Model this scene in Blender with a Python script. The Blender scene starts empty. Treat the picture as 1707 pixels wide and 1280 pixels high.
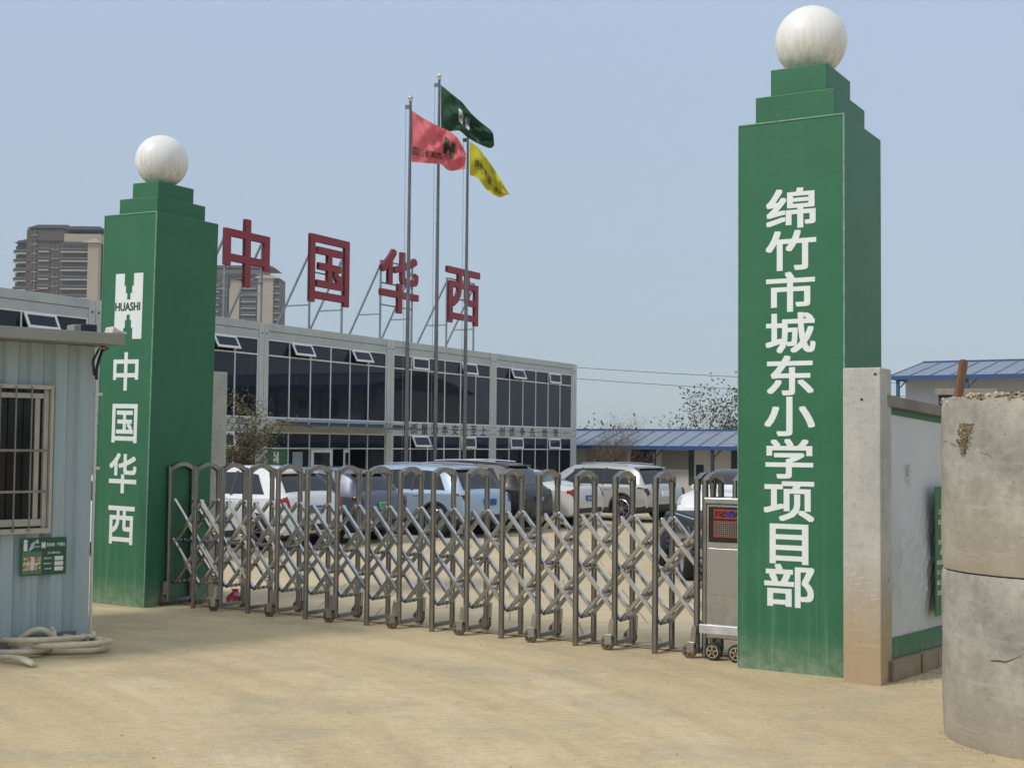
import bpy, bmesh, math, random
from mathutils import Vector, Matrix
random.seed(7)
R = math.radians
S = bpy.context.scene
COL = S.collection

# ------------------------------------------------------------------ camera
F = 2220.0; EYE = 2.05
cam_d = bpy.data.cameras.new('camera'); cam = bpy.data.objects.new('camera', cam_d); COL.objects.link(cam)
cam_d.sensor_width = 36; cam_d.lens = 36 * F / 1707; cam_d.clip_end = 5000; cam_d.clip_start = .05
_p = math.atan(102 / F); _r = .0095
FW = Vector((0, math.cos(_p), math.sin(_p))); _u0 = Vector((0, -math.sin(_p), math.cos(_p))); _r0 = Vector((1, 0, 0))
RT = _r0 * math.cos(_r) + _u0 * math.sin(_r); UP = -_r0 * math.sin(_r) + _u0 * math.cos(_r)
mw = Matrix((RT, UP, -FW)).transposed().to_4x4(); mw.translation = (0, 0, EYE); cam.matrix_world = mw
S.camera = cam
O = Vector((0, 0, EYE))

# ------------------------------------------------------------------ world, sun, exposure
SUN_AZ = Vector((-.84, -.54)); SUN_EL = 45.0
SKY_STR = .13; SUN_STR = 2.0; EXPO = 0.0
w = bpy.data.worlds.new('World'); S.world = w; w.use_nodes = True
nt = w.node_tree; nt.nodes.clear()
sky = nt.nodes.new('ShaderNodeTexSky'); sky.sky_type = 'NISHITA'; sky.sun_disc = False
sky.sun_elevation = R(SUN_EL); sky.sun_rotation = math.atan2(SUN_AZ.x, SUN_AZ.y)
sky.air_density = 1.0; sky.dust_density = 1.0; sky.ozone_density = 1.2; sky.altitude = 300
hs = nt.nodes.new('ShaderNodeHueSaturation'); hs.inputs['Saturation'].default_value = .54; hs.inputs['Value'].default_value = 1.0
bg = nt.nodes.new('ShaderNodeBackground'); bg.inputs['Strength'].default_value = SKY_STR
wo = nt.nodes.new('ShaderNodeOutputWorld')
nt.links.new(sky.outputs[0], hs.inputs['Color']); 
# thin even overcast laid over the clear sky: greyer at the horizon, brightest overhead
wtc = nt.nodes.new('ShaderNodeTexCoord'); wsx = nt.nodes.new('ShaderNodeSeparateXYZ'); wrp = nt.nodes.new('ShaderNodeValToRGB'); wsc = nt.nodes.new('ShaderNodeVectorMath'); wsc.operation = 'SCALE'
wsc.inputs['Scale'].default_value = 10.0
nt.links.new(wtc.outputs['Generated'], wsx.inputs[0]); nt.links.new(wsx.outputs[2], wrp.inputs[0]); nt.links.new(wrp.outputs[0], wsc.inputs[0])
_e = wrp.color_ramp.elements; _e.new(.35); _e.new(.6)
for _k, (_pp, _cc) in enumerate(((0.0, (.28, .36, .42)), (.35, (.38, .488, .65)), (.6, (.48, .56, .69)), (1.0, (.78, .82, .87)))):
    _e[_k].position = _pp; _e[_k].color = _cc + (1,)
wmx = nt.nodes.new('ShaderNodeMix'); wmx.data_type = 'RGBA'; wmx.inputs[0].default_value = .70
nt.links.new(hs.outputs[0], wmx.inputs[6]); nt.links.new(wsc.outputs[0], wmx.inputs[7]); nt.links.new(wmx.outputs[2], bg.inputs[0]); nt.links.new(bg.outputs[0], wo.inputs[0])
sd = bpy.data.lights.new('sun', 'SUN'); sd.energy = SUN_STR; sd.angle = R(10); sd.color = (1, .95, .88)
sun = bpy.data.objects.new('sun', sd); COL.objects.link(sun)
_sd = Vector((SUN_AZ.normalized().x * math.cos(R(SUN_EL)), SUN_AZ.normalized().y * math.cos(R(SUN_EL)), math.sin(R(SUN_EL))))
sun.rotation_euler = _sd.to_track_quat('Z', 'Y').to_euler(); sun.location = (-20, 0, 40)
S.view_settings.view_transform = 'Standard'; S.view_settings.look = 'None'
S.view_settings.exposure = EXPO; S.view_settings.gamma = 1
S.cycles.use_denoising = True
S.cycles.max_bounces = 6; S.cycles.transparent_max_bounces = 12
S.cycles.volume_bounces = 0

# ------------------------------------------------------------------ measuring helpers (photo pixel -> world)
def ray(x, y): return FW + RT * ((x - 853.5) / F) - UP * ((y - 640) / F)
def G(x, y, z=0.0):
    d = ray(x, y); return O + d * ((z - EYE) / d.z)
def PL(x, y, P, n):
    d = ray(x, y); return O + d * ((P - O).dot(n) / d.dot(n))
def D(x, y, Y):
    d = ray(x, y); return O + d * (Y / d.y)

# ------------------------------------------------------------------ scene helpers
def tag(o, label=None, cat=None, group=None, kind=None):
    if label: o['label'] = label
    if cat: o['category'] = cat
    if group: o['group'] = group
    if kind: o['kind'] = kind
    return o
def thing(name, label, cat, loc=(0, 0, 0), rz=0.0, group=None):
    o = bpy.data.objects.new(name, None); COL.objects.link(o); o.location = loc; o.rotation_euler = (0, 0, rz)
    o.empty_display_size = .2
    return tag(o, label, cat, group)
def copy_tree(o, parent=None):
    c = o.copy(); COL.objects.link(c); c.parent = parent
    for ch in list(o.children): copy_tree(ch, c)
    return c

class MB:
    def __init__(s): s.v = []; s.f = []; s.m = []; s.sm = []
    def add(s, vs, fs, mi=0, smooth=False):
        b = len(s.v); s.v += [tuple(x) for x in vs]
        for f in fs: s.f.append(tuple(i + b for i in f)); s.m.append(mi); s.sm.append(smooth)
        return s
    def box(s, x0, x1, y0, y1, z0, z1, mi=0):
        vs = [(x, y, z) for z in (z0, z1) for y in (y0, y1) for x in (x0, x1)]
        return s.add(vs, [(0, 2, 3, 1), (4, 5, 7, 6), (0, 1, 5, 4), (2, 6, 7, 3), (0, 4, 6, 2), (1, 3, 7, 5)], mi)
    def bar(s, p0, p1, w, h, up=(0, 0, 1), mi=0):
        p0 = Vector(p0); p1 = Vector(p1); d = (p1 - p0).normalized(); a = d.cross(Vector(up))
        if a.length < 1e-4: a = d.cross(Vector((0, 1, 0)))
        a.normalize(); b = a.cross(d).normalized()
        vs = [p + a * (sx * w / 2) + b * (sz * h / 2) for p in (p0, p1) for sx, sz in ((-1, -1), (1, -1), (1, 1), (-1, 1))]
        return s.add(vs, [(0, 1, 2, 3), (7, 6, 5, 4), (0, 4, 5, 1), (1, 5, 6, 2), (2, 6, 7, 3), (3, 7, 4, 0)], mi)
    def cyl(s, p0, p1, r0, r1=None, n=16, mi=0, caps=True):
        r1 = r0 if r1 is None else r1
        return s.tube([p0, p1], [r0, r1], n, mi, caps)
    def tube(s, pts, r, n=8, mi=0, caps=True):
        pts = [Vector(p) for p in pts]; k = len(pts)
        if not hasattr(r, '__len__'): r = [r] * k
        vs = []; a = None
        for i, p in enumerate(pts):
            d = (pts[min(i + 1, k - 1)] - pts[max(i - 1, 0)])
            d = d.normalized() if d.length > 1e-9 else Vector((0, 0, 1))
            if a is None:
                a = d.orthogonal().normalized()
            else:
                a = (a - d * a.dot(d)); a = a.normalized() if a.length > 1e-6 else d.orthogonal().normalized()
            b = d.cross(a)
            for j in range(n):
                t = 2 * math.pi * j / n; vs.append(p + (a * math.cos(t) + b * math.sin(t)) * r[i])
        fs = [(i * n + j, i * n + (j + 1) % n, (i + 1) * n + (j + 1) % n, (i + 1) * n + j) for i in range(k - 1) for j in range(n)]
        s.add(vs, fs, mi, True)
        if caps:
            b = len(s.v) - len(vs)
            s.f.append(tuple(b + j for j in range(n))[::-1]); s.m.append(mi); s.sm.append(False)
            s.f.append(tuple(b + (k - 1) * n + j for j in range(n))); s.m.append(mi); s.sm.append(False)
        return s
    def lathe(s, prof, c=(0, 0, 0), n=32, mi=0, axis='z', smooth=True):
        vs = []; c = Vector(c)
        for r, h in prof:
            for j in range(n):
                t = 2 * math.pi * j / n; a, b = r * math.cos(t), r * math.sin(t)
                vs.append(c + Vector({'z': (a, b, h), 'y': (a, h, -b), 'x': (h, a, b)}[axis]))
        k = len(prof)
        fs = [(i * n + j, i * n + (j + 1) % n, (i + 1) * n + (j + 1) % n, (i + 1) * n + j) for i in range(k - 1) for j in range(n)]
        return s.add(vs, fs, mi, smooth)
    def prism(s, poly, y0, y1, mi=0):           # polygon in x,z extruded along y
        n = len(poly); vs = [(x, y0, z) for x, z in poly] + [(x, y1, z) for x, z in poly]
        fs = [tuple(range(n)), tuple(range(2 * n - 1, n - 1, -1))] + [(i, i + n, (i + 1) % n + n, (i + 1) % n) for i in range(n)]
        return s.add(vs, fs, mi)
    def build(s, name, mats, parent=None, bevel=0.0, loc=None, sharp=40, segs=2):
        me = bpy.data.meshes.new(name); me.from_pydata(s.v, [], s.f)
        mats = mats if isinstance(mats, (list, tuple)) else [mats]
        for m in mats: me.materials.append(m)
        me.polygons.foreach_set('material_index', s.m); me.polygons.foreach_set('use_smooth', [bool(x) for x in s.sm])
        bm = bmesh.new(); bm.from_mesh(me); bmesh.ops.recalc_face_normals(bm, faces=bm.faces); bm.to_mesh(me); bm.free()
        if any(s.sm): me.set_sharp_from_angle(angle=R(sharp))
        me.update()
        o = bpy.data.objects.new(name, me); COL.objects.link(o)
        if parent: o.parent = parent
        if loc: o.location = loc
        if bevel:
            b = o.modifiers.new('bevel', 'BEVEL'); b.width = bevel; b.segments = segs; b.limit_method = 'ANGLE'; b.angle_limit = R(40)
        return o

# ------------------------------------------------------------------ materials
def lin(c):                                        # sRGB 0-255 -> linear
    return tuple(((x / 255) / 12.92 if x / 255 <= .04045 else ((x / 255 + .055) / 1.055) ** 2.4) for x in c)
class NB:
    def __init__(s, name):
        s.m = bpy.data.materials.new(name); s.m.use_nodes = True; s.t = s.m.node_tree; s.b = s.t.nodes['Principled BSDF']
        s.co = None
    def n(s, ty, **kw):
        x = s.t.nodes.new(ty)
        for k, v in kw.items():
            if k in x.inputs.keys(): x.inputs[k].default_value = v
            else: setattr(x, k, v)
        return x
    def l(s, a, b): s.t.links.new(a, b)
    def coord(s, scale=(1, 1, 1), kind='Object'):
        tc = s.n('ShaderNodeTexCoord'); mp = s.n('ShaderNodeMapping'); mp.inputs['Scale'].default_value = scale
        s.l(tc.outputs[kind], mp.inputs[0]); return mp.outputs[0]
    def noise(s, vec, scale, detail=6, rough=.6):
        x = s.n('ShaderNodeTexNoise'); x.inputs['Scale'].default_value = scale; x.inputs['Detail'].default_value = detail
        x.inputs['Roughness'].default_value = rough; s.l(vec, x.inputs['Vector']); return x.outputs['Fac']
    def ramp(s, fac, stops):
        x = s.n('ShaderNodeValToRGB'); s.l(fac, x.inputs[0]); e = x.color_ramp.elements
        while len(e) < len(stops): e.new(.5)
        for i, (p, c) in enumerate(stops):
            e[i].position = p; e[i].color = (c if hasattr(c, '__len__') else (c, c, c))[:3] + (1,) if hasattr(c, '__len__') else (c, c, c, 1)
        return x.outputs[0]
    def mix(s, fac, a, b, mode='MIX'):
        x = s.n('ShaderNodeMix', data_type='RGBA', blend_type=mode)
        for sock, val in ((x.inputs[0], fac), (x.inputs[6], a), (x.inputs[7], b)):
            if hasattr(val, 'links'): s.l(val, sock)
            elif hasattr(val, '__len__'): sock.default_value = tuple(val)[:3] + (1,)
            else: sock.default_value = val
        return x.outputs[2]
    def math(s, op, a, b=0.0):
        x = s.n('ShaderNodeMath', operation=op)
        for sock, val in ((x.inputs[0], a), (x.inputs[1], b)):
            if hasattr(val, 'links'): s.l(val, sock)
            else: sock.default_value = val
        return x.outputs[0]
    def color(s, c):
        if hasattr(c, 'links'): s.l(c, s.b.inputs['Base Color'])
        else: s.b.inputs['Base Color'].default_value = tuple(c)[:3] + (1,)
    def bump(s, h, strength=.3, dist=.01):
        x = s.n('ShaderNodeBump'); x.inputs['Strength'].default_value = strength; x.inputs['Distance'].default_value = dist
        s.l(h, x.inputs['Height']); s.l(x.outputs[0], s.b.inputs['Normal'])
    def set(s, **kw):
        for k, v in kw.items():
            sock = s.b.inputs[k.replace('_', ' ')]
            if hasattr(v, 'links'): s.l(v, sock)
            else: sock.default_value = v
        return s.m
def mul(c, k): return tuple(min(1, x * k) for x in c[:3])
def M(name, c, rough=.6, metal=0.0, var=.15, scale=4.0, bump=0.0, bscale=40, stretch=(1, 1, 1), spec=None, coat=0):
    b = NB(name); vec = b.coord(stretch)
    nz = b.noise(vec, scale)
    b.color(b.mix(b.ramp(nz, [(.3, 0.0), (.7, 1.0)]), mul(c, 1 - var), mul(c, 1 + var)))
    if bump: b.bump(b.noise(vec, bscale, 4), bump)
    b.set(Roughness=rough, Metallic=metal)
    if spec is not None: b.set(Specular_IOR_Level=spec)
    if coat: b.set(Coat_Weight=coat, Coat_Roughness=.04)
    return b.m

def mat_vinyl():
    b = NB('green_banner_vinyl'); vec = b.coord()
    n1 = b.noise(vec, 1.3, 8, .7); n2 = b.noise(b.coord((14, 14, .35)), 1.0, 6, .65)
    base = b.mix(b.ramp(n1, [(.3, 0.0), (.72, 1.0)]), lin((44, 104, 70)), lin((56, 114, 82)))
    sx = b.n('ShaderNodeSeparateXYZ'); b.l(b.coord(), sx.inputs[0])
    low = b.n('ShaderNodeMapRange'); low.inputs[1].default_value = 1.6; low.inputs[2].default_value = 0.0; b.l(sx.outputs[2], low.inputs[0])
    st = b.math('MULTIPLY', b.ramp(n2, [(.52, 0.0), (.8, .55)]), b.math('ADD', b.math('MULTIPLY', low.outputs[0], .7), .05))
    base = b.mix(st, base, lin((150, 178, 158)))
    vl = b.n('ShaderNodeMapRange'); vl.inputs[1].default_value = .35; vl.inputs[2].default_value = 0.0; b.l(sx.outputs[2], vl.inputs[0])
    base = b.mix(b.math('MULTIPLY', vl.outputs[0], b.math('MULTIPLY', b.noise(vec, 5, 5), .6)), base, lin((150, 160, 135)))
    mud = b.n('ShaderNodeMapRange'); mud.inputs[1].default_value = .5; mud.inputs[2].default_value = .0; b.l(sx.outputs[2], mud.inputs[0])
    base = b.mix(b.math('MULTIPLY', b.math('MULTIPLY', mud.outputs[0], mud.outputs[0]), b.ramp(b.noise(b.coord((1, 1, 1)), 9, 7, .7), [(.4, 0.0), (.62, .5)])), base, lin((168, 172, 150)))
    sp = b.noise(b.coord(), 28, 3, .5); base = b.mix(b.ramp(sp, [(.70, 0.0), (.74, .35)]), base, lin((140, 165, 148)))
    b.color(base); b.bump(b.math('ADD', b.noise(b.coord((1.2, 1.2, .5)), 3.0, 3), b.math('MULTIPLY', b.noise(b.coord((.6, .6, 3.5)), 2.2, 3), .5)), .32, .02)
    return b.set(Roughness=.48, Specular_IOR_Level=.35)
def mat_ground():
    b = NB('dusty_concrete_ground'); vec = b.coord()
    n1 = b.noise(vec, .35, 8, .62); n2 = b.noise(b.coord((.7, 1.6, 1)), 1.5, 8, .7); n3 = b.noise(vec, 45, 4, .7); n4 = b.noise(vec, 4.0, 7, .65)
    c = b.mix(b.ramp(n1, [(.35, 0.0), (.65, 1.0)]), lin((193, 174, 137)), lin((206, 185, 142)))
    c = b.mix(b.ramp(n2, [(.45, 0.0), (.75, .45)]), c, lin((214, 196, 155)))
    c = b.mix(b.ramp(n4, [(.5, 0.0), (.78, .38)]), c, lin((168, 150, 120)))
    c = b.mix(b.ramp(n3, [(.34, .5), (.46, 0.0)]), c, lin((140, 122, 96)))
    mp = b.n('ShaderNodeMapping'); mp.inputs['Rotation'].default_value = (0, 0, R(59)); mp.inputs['Scale'].default_value = (.22, 3.0, 1)
    tc = b.n('ShaderNodeTexCoord'); b.l(tc.outputs['Object'], mp.inputs[0])
    tr = b.noise(mp.outputs[0], 1.6, 5, .55)
    c = b.mix(b.ramp(tr, [(.55, 0.0), (.7, .28)]), c, lin((176, 156, 122)))
    ds = b.n('ShaderNodeVectorMath', operation='DISTANCE'); ds.inputs[1].default_value = (-9.5, 6.0, 0); b.l(b.coord(), ds.inputs[0])
    wv = b.n('ShaderNodeCombineXYZ'); b.l(ds.outputs['Value'], wv.inputs[0]); b.l(b.math('MULTIPLY', n1, 1.4), wv.inputs[1])
    t2 = b.noise(wv.outputs[0], 1.9, 7, .66); fade = b.ramp(b.noise(b.coord(), .22, 3), [(.34, .15), (.54, 1.0)])
    c = b.mix(b.math('MULTIPLY', fade, b.ramp(t2, [(.50, 0.0), (.62, .6)])), c, lin((174, 156, 124)))
    c = b.mix(b.math('MULTIPLY', fade, b.ramp(t2, [(.36, .5), (.48, 0.0)])), c, lin((222, 206, 172)))
    n8 = b.noise(b.coord((1, 1.6, 1)), .8, 6, .7); c = b.mix(b.ramp(n8, [(.50, 0.0), (.66, .55)]), c, lin((166, 156, 134)))
    n9 = b.noise(b.coord((1, 2.5, 1)), 9, 6, .75); c = b.mix(b.ramp(n9, [(.50, 0.0), (.66, .38)]), c, lin((160, 140, 108))); c = b.mix(b.ramp(n9, [(.34, .35), (.48, 0.0)]), c, lin((222, 208, 176)))
    b.color(c); b.bump(b.math('ADD', b.math('ADD', n3, b.math('MULTIPLY', t2, 1.5)), b.math('MULTIPLY', n4, 2.0)), .35, .012)
    return b.set(Roughness=.92, Specular_IOR_Level=.2)
def mat_yard():
    b = NB('yard_concrete_slabs'); vec = b.coord()
    n1 = b.noise(vec, .5, 8, .6); n4 = b.noise(vec, 5, 7, .65); n3 = b.noise(vec, 50, 3)
    c = b.mix(b.ramp(n1, [(.35, 0.0), (.65, 1.0)]), lin((188, 174, 146)), lin((202, 184, 148)))
    c = b.mix(b.ramp(n4, [(.5, 0.0), (.8, .4)]), c, lin((160, 148, 124)))
    br = b.n('ShaderNodeTexBrick'); br.inputs['Scale'].default_value = 1; br.inputs['Brick Width'].default_value = 1.6; br.inputs['Row Height'].default_value = 1.2
    br.inputs['Mortar Size'].default_value = .012; br.offset = .5; b.l(b.coord(), br.inputs['Vector'])
    c = b.mix(b.math('MULTIPLY', br.outputs['Fac'], .55), c, lin((110, 98, 80)))
    b.color(c); b.bump(n3, .2, .005)
    return b.set(Roughness=.9, Specular_IOR_Level=.2)
def mat_concrete(name, c0, c1, dirt=None, zlow=0.0, zhigh=0.0, scale=2.5, bump=.35):
    b = NB(name); vec = b.coord()
    n1 = b.noise(vec, scale, 9, .68); n2 = b.noise(vec, scale * 7, 6, .7); n3 = b.noise(b.coord((7, 7, .7)), 1.4, 5)
    n5 = b.noise(vec, 60, 3)
    c = b.mix(b.ramp(n1, [(.36, 0.0), (.64, 1.0)]), c0, c1)
    c = b.mix(b.ramp(n2, [(.52, 0.0), (.72, .5)]), c, mul(c0, .72))
    c = b.mix(b.ramp(n2, [(.3, .4), (.42, 0.0)]), c, mul(c1, 1.18))
    c = b.mix(b.ramp(n3, [(.55, 0.0), (.75, .3)]), c, mul(c0, .7))
    if dirt:
        sx = b.n('ShaderNodeSeparateXYZ'); b.l(vec, sx.inputs[0])
        mr = b.n('ShaderNodeMapRange'); mr.inputs[1].default_value = zhigh; mr.inputs[2].default_value = zlow
        b.l(b.math('ADD', sx.outputs[2], b.math('MULTIPLY', b.math('SUBTRACT', n1, .5), .7)), mr.inputs[0])
        c = b.mix(b.math('MULTIPLY', mr.outputs[0], .8), c, dirt)
    vo = b.n('ShaderNodeTexVoronoi'); vo.inputs['Scale'].default_value = 26; b.l(vec, vo.inputs['Vector'])
    sc_ = b.n('ShaderNodeSeparateColor'); b.l(vo.outputs['Color'], sc_.inputs[0])
    pit = b.math('MULTIPLY', b.ramp(vo.outputs['Distance'], [(.10, 1.0), (.17, 0.0)]), b.ramp(sc_.outputs[0], [(.80, 0.0), (.84, 1.0)]))
    c = b.mix(b.math('MULTIPLY', pit, .75), c, mul(c0, .4))
    n6 = b.noise(b.coord((1.2, 1.2, 16)), 1.6, 6, .7)
    c = b.mix(b.ramp(n6, [(.55, 0.0), (.72, .32)]), c, mul(c1, 1.12)); c = b.mix(b.ramp(n6, [(.28, .3), (.42, 0.0)]), c, mul(c0, .8))
    n7 = b.noise(b.coord((3, 3, 3)), 9, 8, .75); c = b.mix(b.ramp(n7, [(.63, 0.0), (.70, .6)]), c, mul(c1, 1.3))
    b.color(c); b.bump(b.math('ADD', b.math('MULTIPLY', n2, .9), b.math('MULTIPLY', n5, .4)), bump, .012)
    return b.set(Roughness=.9, Specular_IOR_Level=.25)
def mat_globe():
    b = NB('weathered_white_globe'); vec = b.coord()
    n2 = b.noise(b.coord((9, 9, .8)), 2.0, 6, .7); n3 = b.noise(vec, 22, 3, .5)
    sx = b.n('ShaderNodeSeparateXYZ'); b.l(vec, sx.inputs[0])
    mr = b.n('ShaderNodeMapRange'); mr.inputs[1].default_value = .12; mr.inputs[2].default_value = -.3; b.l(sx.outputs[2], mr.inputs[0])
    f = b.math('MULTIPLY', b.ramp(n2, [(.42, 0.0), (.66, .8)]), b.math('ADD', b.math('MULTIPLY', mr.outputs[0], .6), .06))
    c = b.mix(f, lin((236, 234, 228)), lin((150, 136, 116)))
    c = b.mix(b.ramp(n3, [(.24, .5), (.3, 0.0)]), c, lin((150, 140, 125)))
    b.color(c); return b.set(Roughness=.42)
def mat_steel(name='stainless_steel', c=(.46, .445, .42), rough=.3):
    b = NB(name); vec = b.coord((1, 1, .15)); n = b.noise(vec, 14, 5); n2 = b.noise(b.coord(), 6, 6)
    b.color(b.mix(b.ramp(n2, [(.4, 0.0), (.75, .6)]), c, mul(c, .62)))
    b.l(b.ramp(n, [(.3, rough - .08), (.75, rough + .16)]), b.b.inputs['Roughness'])
    return b.set(Metallic=1.0)
def mat_glass(name, tint=(.05, .06, .07), opaque=.55):
    b = NB(name); t = b.t
    tr = b.n('ShaderNodeBsdfTransparent'); tr.inputs[0].default_value = (.45, .5, .52, 1)
    mx = b.n('ShaderNodeMixShader'); mx.inputs[0].default_value = opaque
    b.color(tint); b.set(Roughness=.03, Specular_IOR_Level=.6)
    out = [n for n in t.nodes if n.type == 'OUTPUT_MATERIAL'][0]
    b.l(tr.outputs[0], mx.inputs[1]); b.l(b.b.outputs[0], mx.inputs[2]); b.l(mx.outputs[0], out.inputs[0])
    return b.m
def mat_plain(name, c, rough=.5, metal=0.0, **kw):
    b = NB(name); n = b.noise(b.coord(), 9, 5)
    b.color(b.mix(n, mul(c, .9), mul(c, 1.1))); return b.set(Roughness=rough, Metallic=metal, **kw)
def mat_emit(name, c, e):
    b = NB(name); b.color(mul(c, .3)); n = b.noise(b.coord(), 30, 3)
    return b.set(Emission_Color=tuple(c) + (1,), Emission_Strength=b.math('MULTIPLY', n, e * 2))

VINYL = mat_vinyl(); GROUND = mat_ground(); YARD = mat_yard(); GLOBE = mat_globe(); STEEL = mat_steel(); 
STEEL_D = mat_steel('dull_steel', (.31, .30, .285), .28)
STEEL_P = mat_steel('polished_steel', (.68, .66, .63), .16)
WHITE = mat_plain('white_vinyl_lettering', (.78, .82, .79), .5)
DKGREEN = mat_plain('dark_green_ink', lin((30, 72, 58)), .5)
BLACK = mat_plain('black_rubber', (.018, .018, .019), .65)
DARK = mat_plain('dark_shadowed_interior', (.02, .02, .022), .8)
PAINTW = M('pale_grey_container_paint', lin((190, 194, 190)), .5, 0, .10, 1.2, .05)
FRAMEW = M('white_window_frame_paint', (.80, .81, .80), .42, 0, .06, 3)
GLASS = mat_glass('office_window_glass', (.014, .022, .036), .62)
CONC = mat_concrete('pale_cast_concrete', lin((172, 170, 162)), lin((196, 192, 182)), lin((176, 150, 112)), .35, 1.15, 2.2, .2)
CONC_R = mat_concrete('weathered_ring_concrete', lin((138, 135, 127)), lin((186, 181, 168)), lin((170, 154, 126)), -.5, .75, 1.6, .6)
CONC_B = mat_concrete('base_block_concrete', lin((140, 132, 118)), lin((165, 156, 140)), lin((150, 128, 98)), 0.0, .4, 4)

# ------------------------------------------------------------------ lettering
_tc = {}
def glyph(ch, bold=.02, ext=.02):
    k = (ch, bold, ext)
    if k not in _tc:
        cu = bpy.data.curves.new('glyph', 'FONT'); cu.body = ch; cu.size = 1; cu.offset = bold; cu.extrude = ext; cu.resolution_u = 3
        ob = bpy.data.objects.new('glyph', cu); COL.objects.link(ob)
        dg = bpy.context.evaluated_depsgraph_get(); me = bpy.data.meshes.new_from_object(ob.evaluated_get(dg))
        vs = [v.co.copy() for v in me.vertices]; fs = [tuple(p.vertices) for p in me.polygons]
        bpy.data.objects.remove(ob); bpy.data.meshes.remove(me); bpy.data.curves.remove(cu)
        if vs:
            x0 = min(v.x for v in vs); x1 = max(v.x for v in vs); y0 = min(v.y for v in vs); y1 = max(v.y for v in vs)
        else: x0 = x1 = y0 = y1 = 0
        _tc[k] = (vs, fs, x0, x1, y0, y1)
    return _tc[k]
FAT = [(0, 0), (.9, .9), (.9, -.9), (-.9, .9), (-.9, -.9)]
def put_text(mb, txt, x0, x1, z0, z1, y, th=.004, bold=.02, mi=0):
    """fit text into the rectangle x0..x1, z0..z1 on a plane facing -y"""
    vs, fs, a, b, c, d = glyph(txt, 0, .02)
    if not vs: return mb
    e = bold; a -= e; b += e; c -= e; d += e                       # heavier strokes: the outline laid over itself, each layer a hair proud
    for k, (ox, oz) in enumerate(FAT if e > .007 else FAT[:1]):
        mb.add([(x0 + (v.x + ox * e - a) / max(b - a, 1e-6) * (x1 - x0), y - v.z / .02 * th / 2 - k * th * .06, z0 + (v.y + oz * e - c) / max(d - c, 1e-6) * (z1 - z0)) for v in vs], fs, mi)
    return mb
H_MARK = [(0, 0), (.33, 0), (.33, .17), (.385, .17), (.385, .29), (.44, .29), (.44, .37), (.56, .37), (.56, .29), (.615, .29), (.615, .17), (.67, .17), (.67, 0), (1, 0),
          (1, 1), (.67, 1), (.67, .81), (.615, .81), (.615, .70), (.56, .70), (.56, .60), (.44, .60), (.44, .70), (.385, .70), (.385, .81), (.33, .81), (.33, 1), (0, 1)]
def put_h(mb, x0, x1, z0, z1, y0, y1, mi=0):
    X = lambda p: (x0 + p[0] * (x1 - x0), z0 + p[1] * (z1 - z0))
    # cut into rectangles so that every face is convex
    mb.prism([X(p) for p in ((0, 0), (.33, 0), (.33, 1), (0, 1))], y0, y1, mi)
    mb.prism([X(p) for p in ((.67, 0), (1, 0), (1, 1), (.67, 1))], y0, y1, mi)
    for a, b, c, d in ((.33, .385, .17, .81), (.385, .44, .29, .70), (.44, .56, .37, .60), (.56, .615, .29, .70), (.615, .67, .17, .81)):
        mb.prism([X(p) for p in ((a, c), (b, c), (b, d), (a, d))], y0, y1, mi)
    return mb
# ================================================================== THE SETTING
UA = math.atan2(-.5127, .8585)                     # direction of the gate line
U = Vector((math.cos(UA), math.sin(UA), 0)); V = Vector((-U.y, U.x, 0))
gnd = MB()
n = 40
for i in range(1):
    gnd.add([(-1500, -1500, 0), (1500, -1500, 0), (1500, 2500, 0), (-1500, 2500, 0)], [(0, 1, 2, 3)])
tag(gnd.build('ground', GROUND), kind='structure')
CL = Vector((-4.522, 16.57, 0)); CR = Vector((3.004, 12.011, 0))   # inner/outer front corners of the pillars on the ground
ym = MB()
def yard_pt(a, b): return tuple(CL + U * a + V * b + Vector((0, 0, .004)))
ym.add([yard_pt(-40, .7), yard_pt(8.2, .7), yard_pt(30, .7), yard_pt(60, 70), yard_pt(-40, 70)], [(0, 1, 2, 3, 4)])
yo = ym.build('yard_pavement', YARD); tag(yo, kind='structure')
# low threshold strip under the gate
ts = MB(); ts.add([tuple(CL + U * a + V * b + Vector((0, 0, .008))) for a, b in ((-.2, .52), (8.0, .52), (8.0, .60), (-.2, .60))], [(0, 1, 2, 3)])
tag(ts.build('gate_track', M('worn_track_concrete', lin((150, 134, 108)), .9, 0, .2, 6)), kind='structure')

# ================================================================== GATE PILLARS
def pillar(name_label, corner, wid, dep, tops, rad, lean=0.0, gx=0.0):
    """local x runs along the front face (corner at 0, face towards -x), y goes in"""
    t = thing('gate_pillar', name_label, 'gate pillar', corner, UA)
    t.rotation_euler = (0, lean, UA)
    zb, z1, z2 = tops
    o = MB().box(-wid, 0, 0, dep, -.02, zb).build('shaft', VINYL, t, .012)
    # pale worn edge piping of the wrapped vinyl
    e = MB()
    e.bar((-.004, -.002, .02), (-.004, -.002, zb), .012, .012)
    e.bar((-wid, -.002, zb - .004), (0, -.002, zb - .004), .01, .012); e.bar((-wid + .004, -.002, .02), (-wid + .004, -.002, zb), .008, .008)
    e.build('edge_seam', M('worn_vinyl_edge', lin((120, 158, 134)), .6, 0, .3, 9), o)
    a = .125; b = .235
    MB().box(-wid + a, -a, a, dep - a, zb - .01, z1).build('cap_step', VINYL, t, .008)
    MB().box(-wid + b, -b, b, dep - b, z1 - .01, z2).build('cap_step', VINYL, t, .008)
    g = MB()
    pr = [(rad * math.sin(k * math.pi / 24), -rad * math.cos(k * math.pi / 24)) for k in range(25)]
    pr[0] = (.001, -rad); pr[-1] = (.001, rad)
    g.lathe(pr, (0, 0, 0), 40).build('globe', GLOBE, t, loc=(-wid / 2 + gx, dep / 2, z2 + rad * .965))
    return t, o
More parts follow.
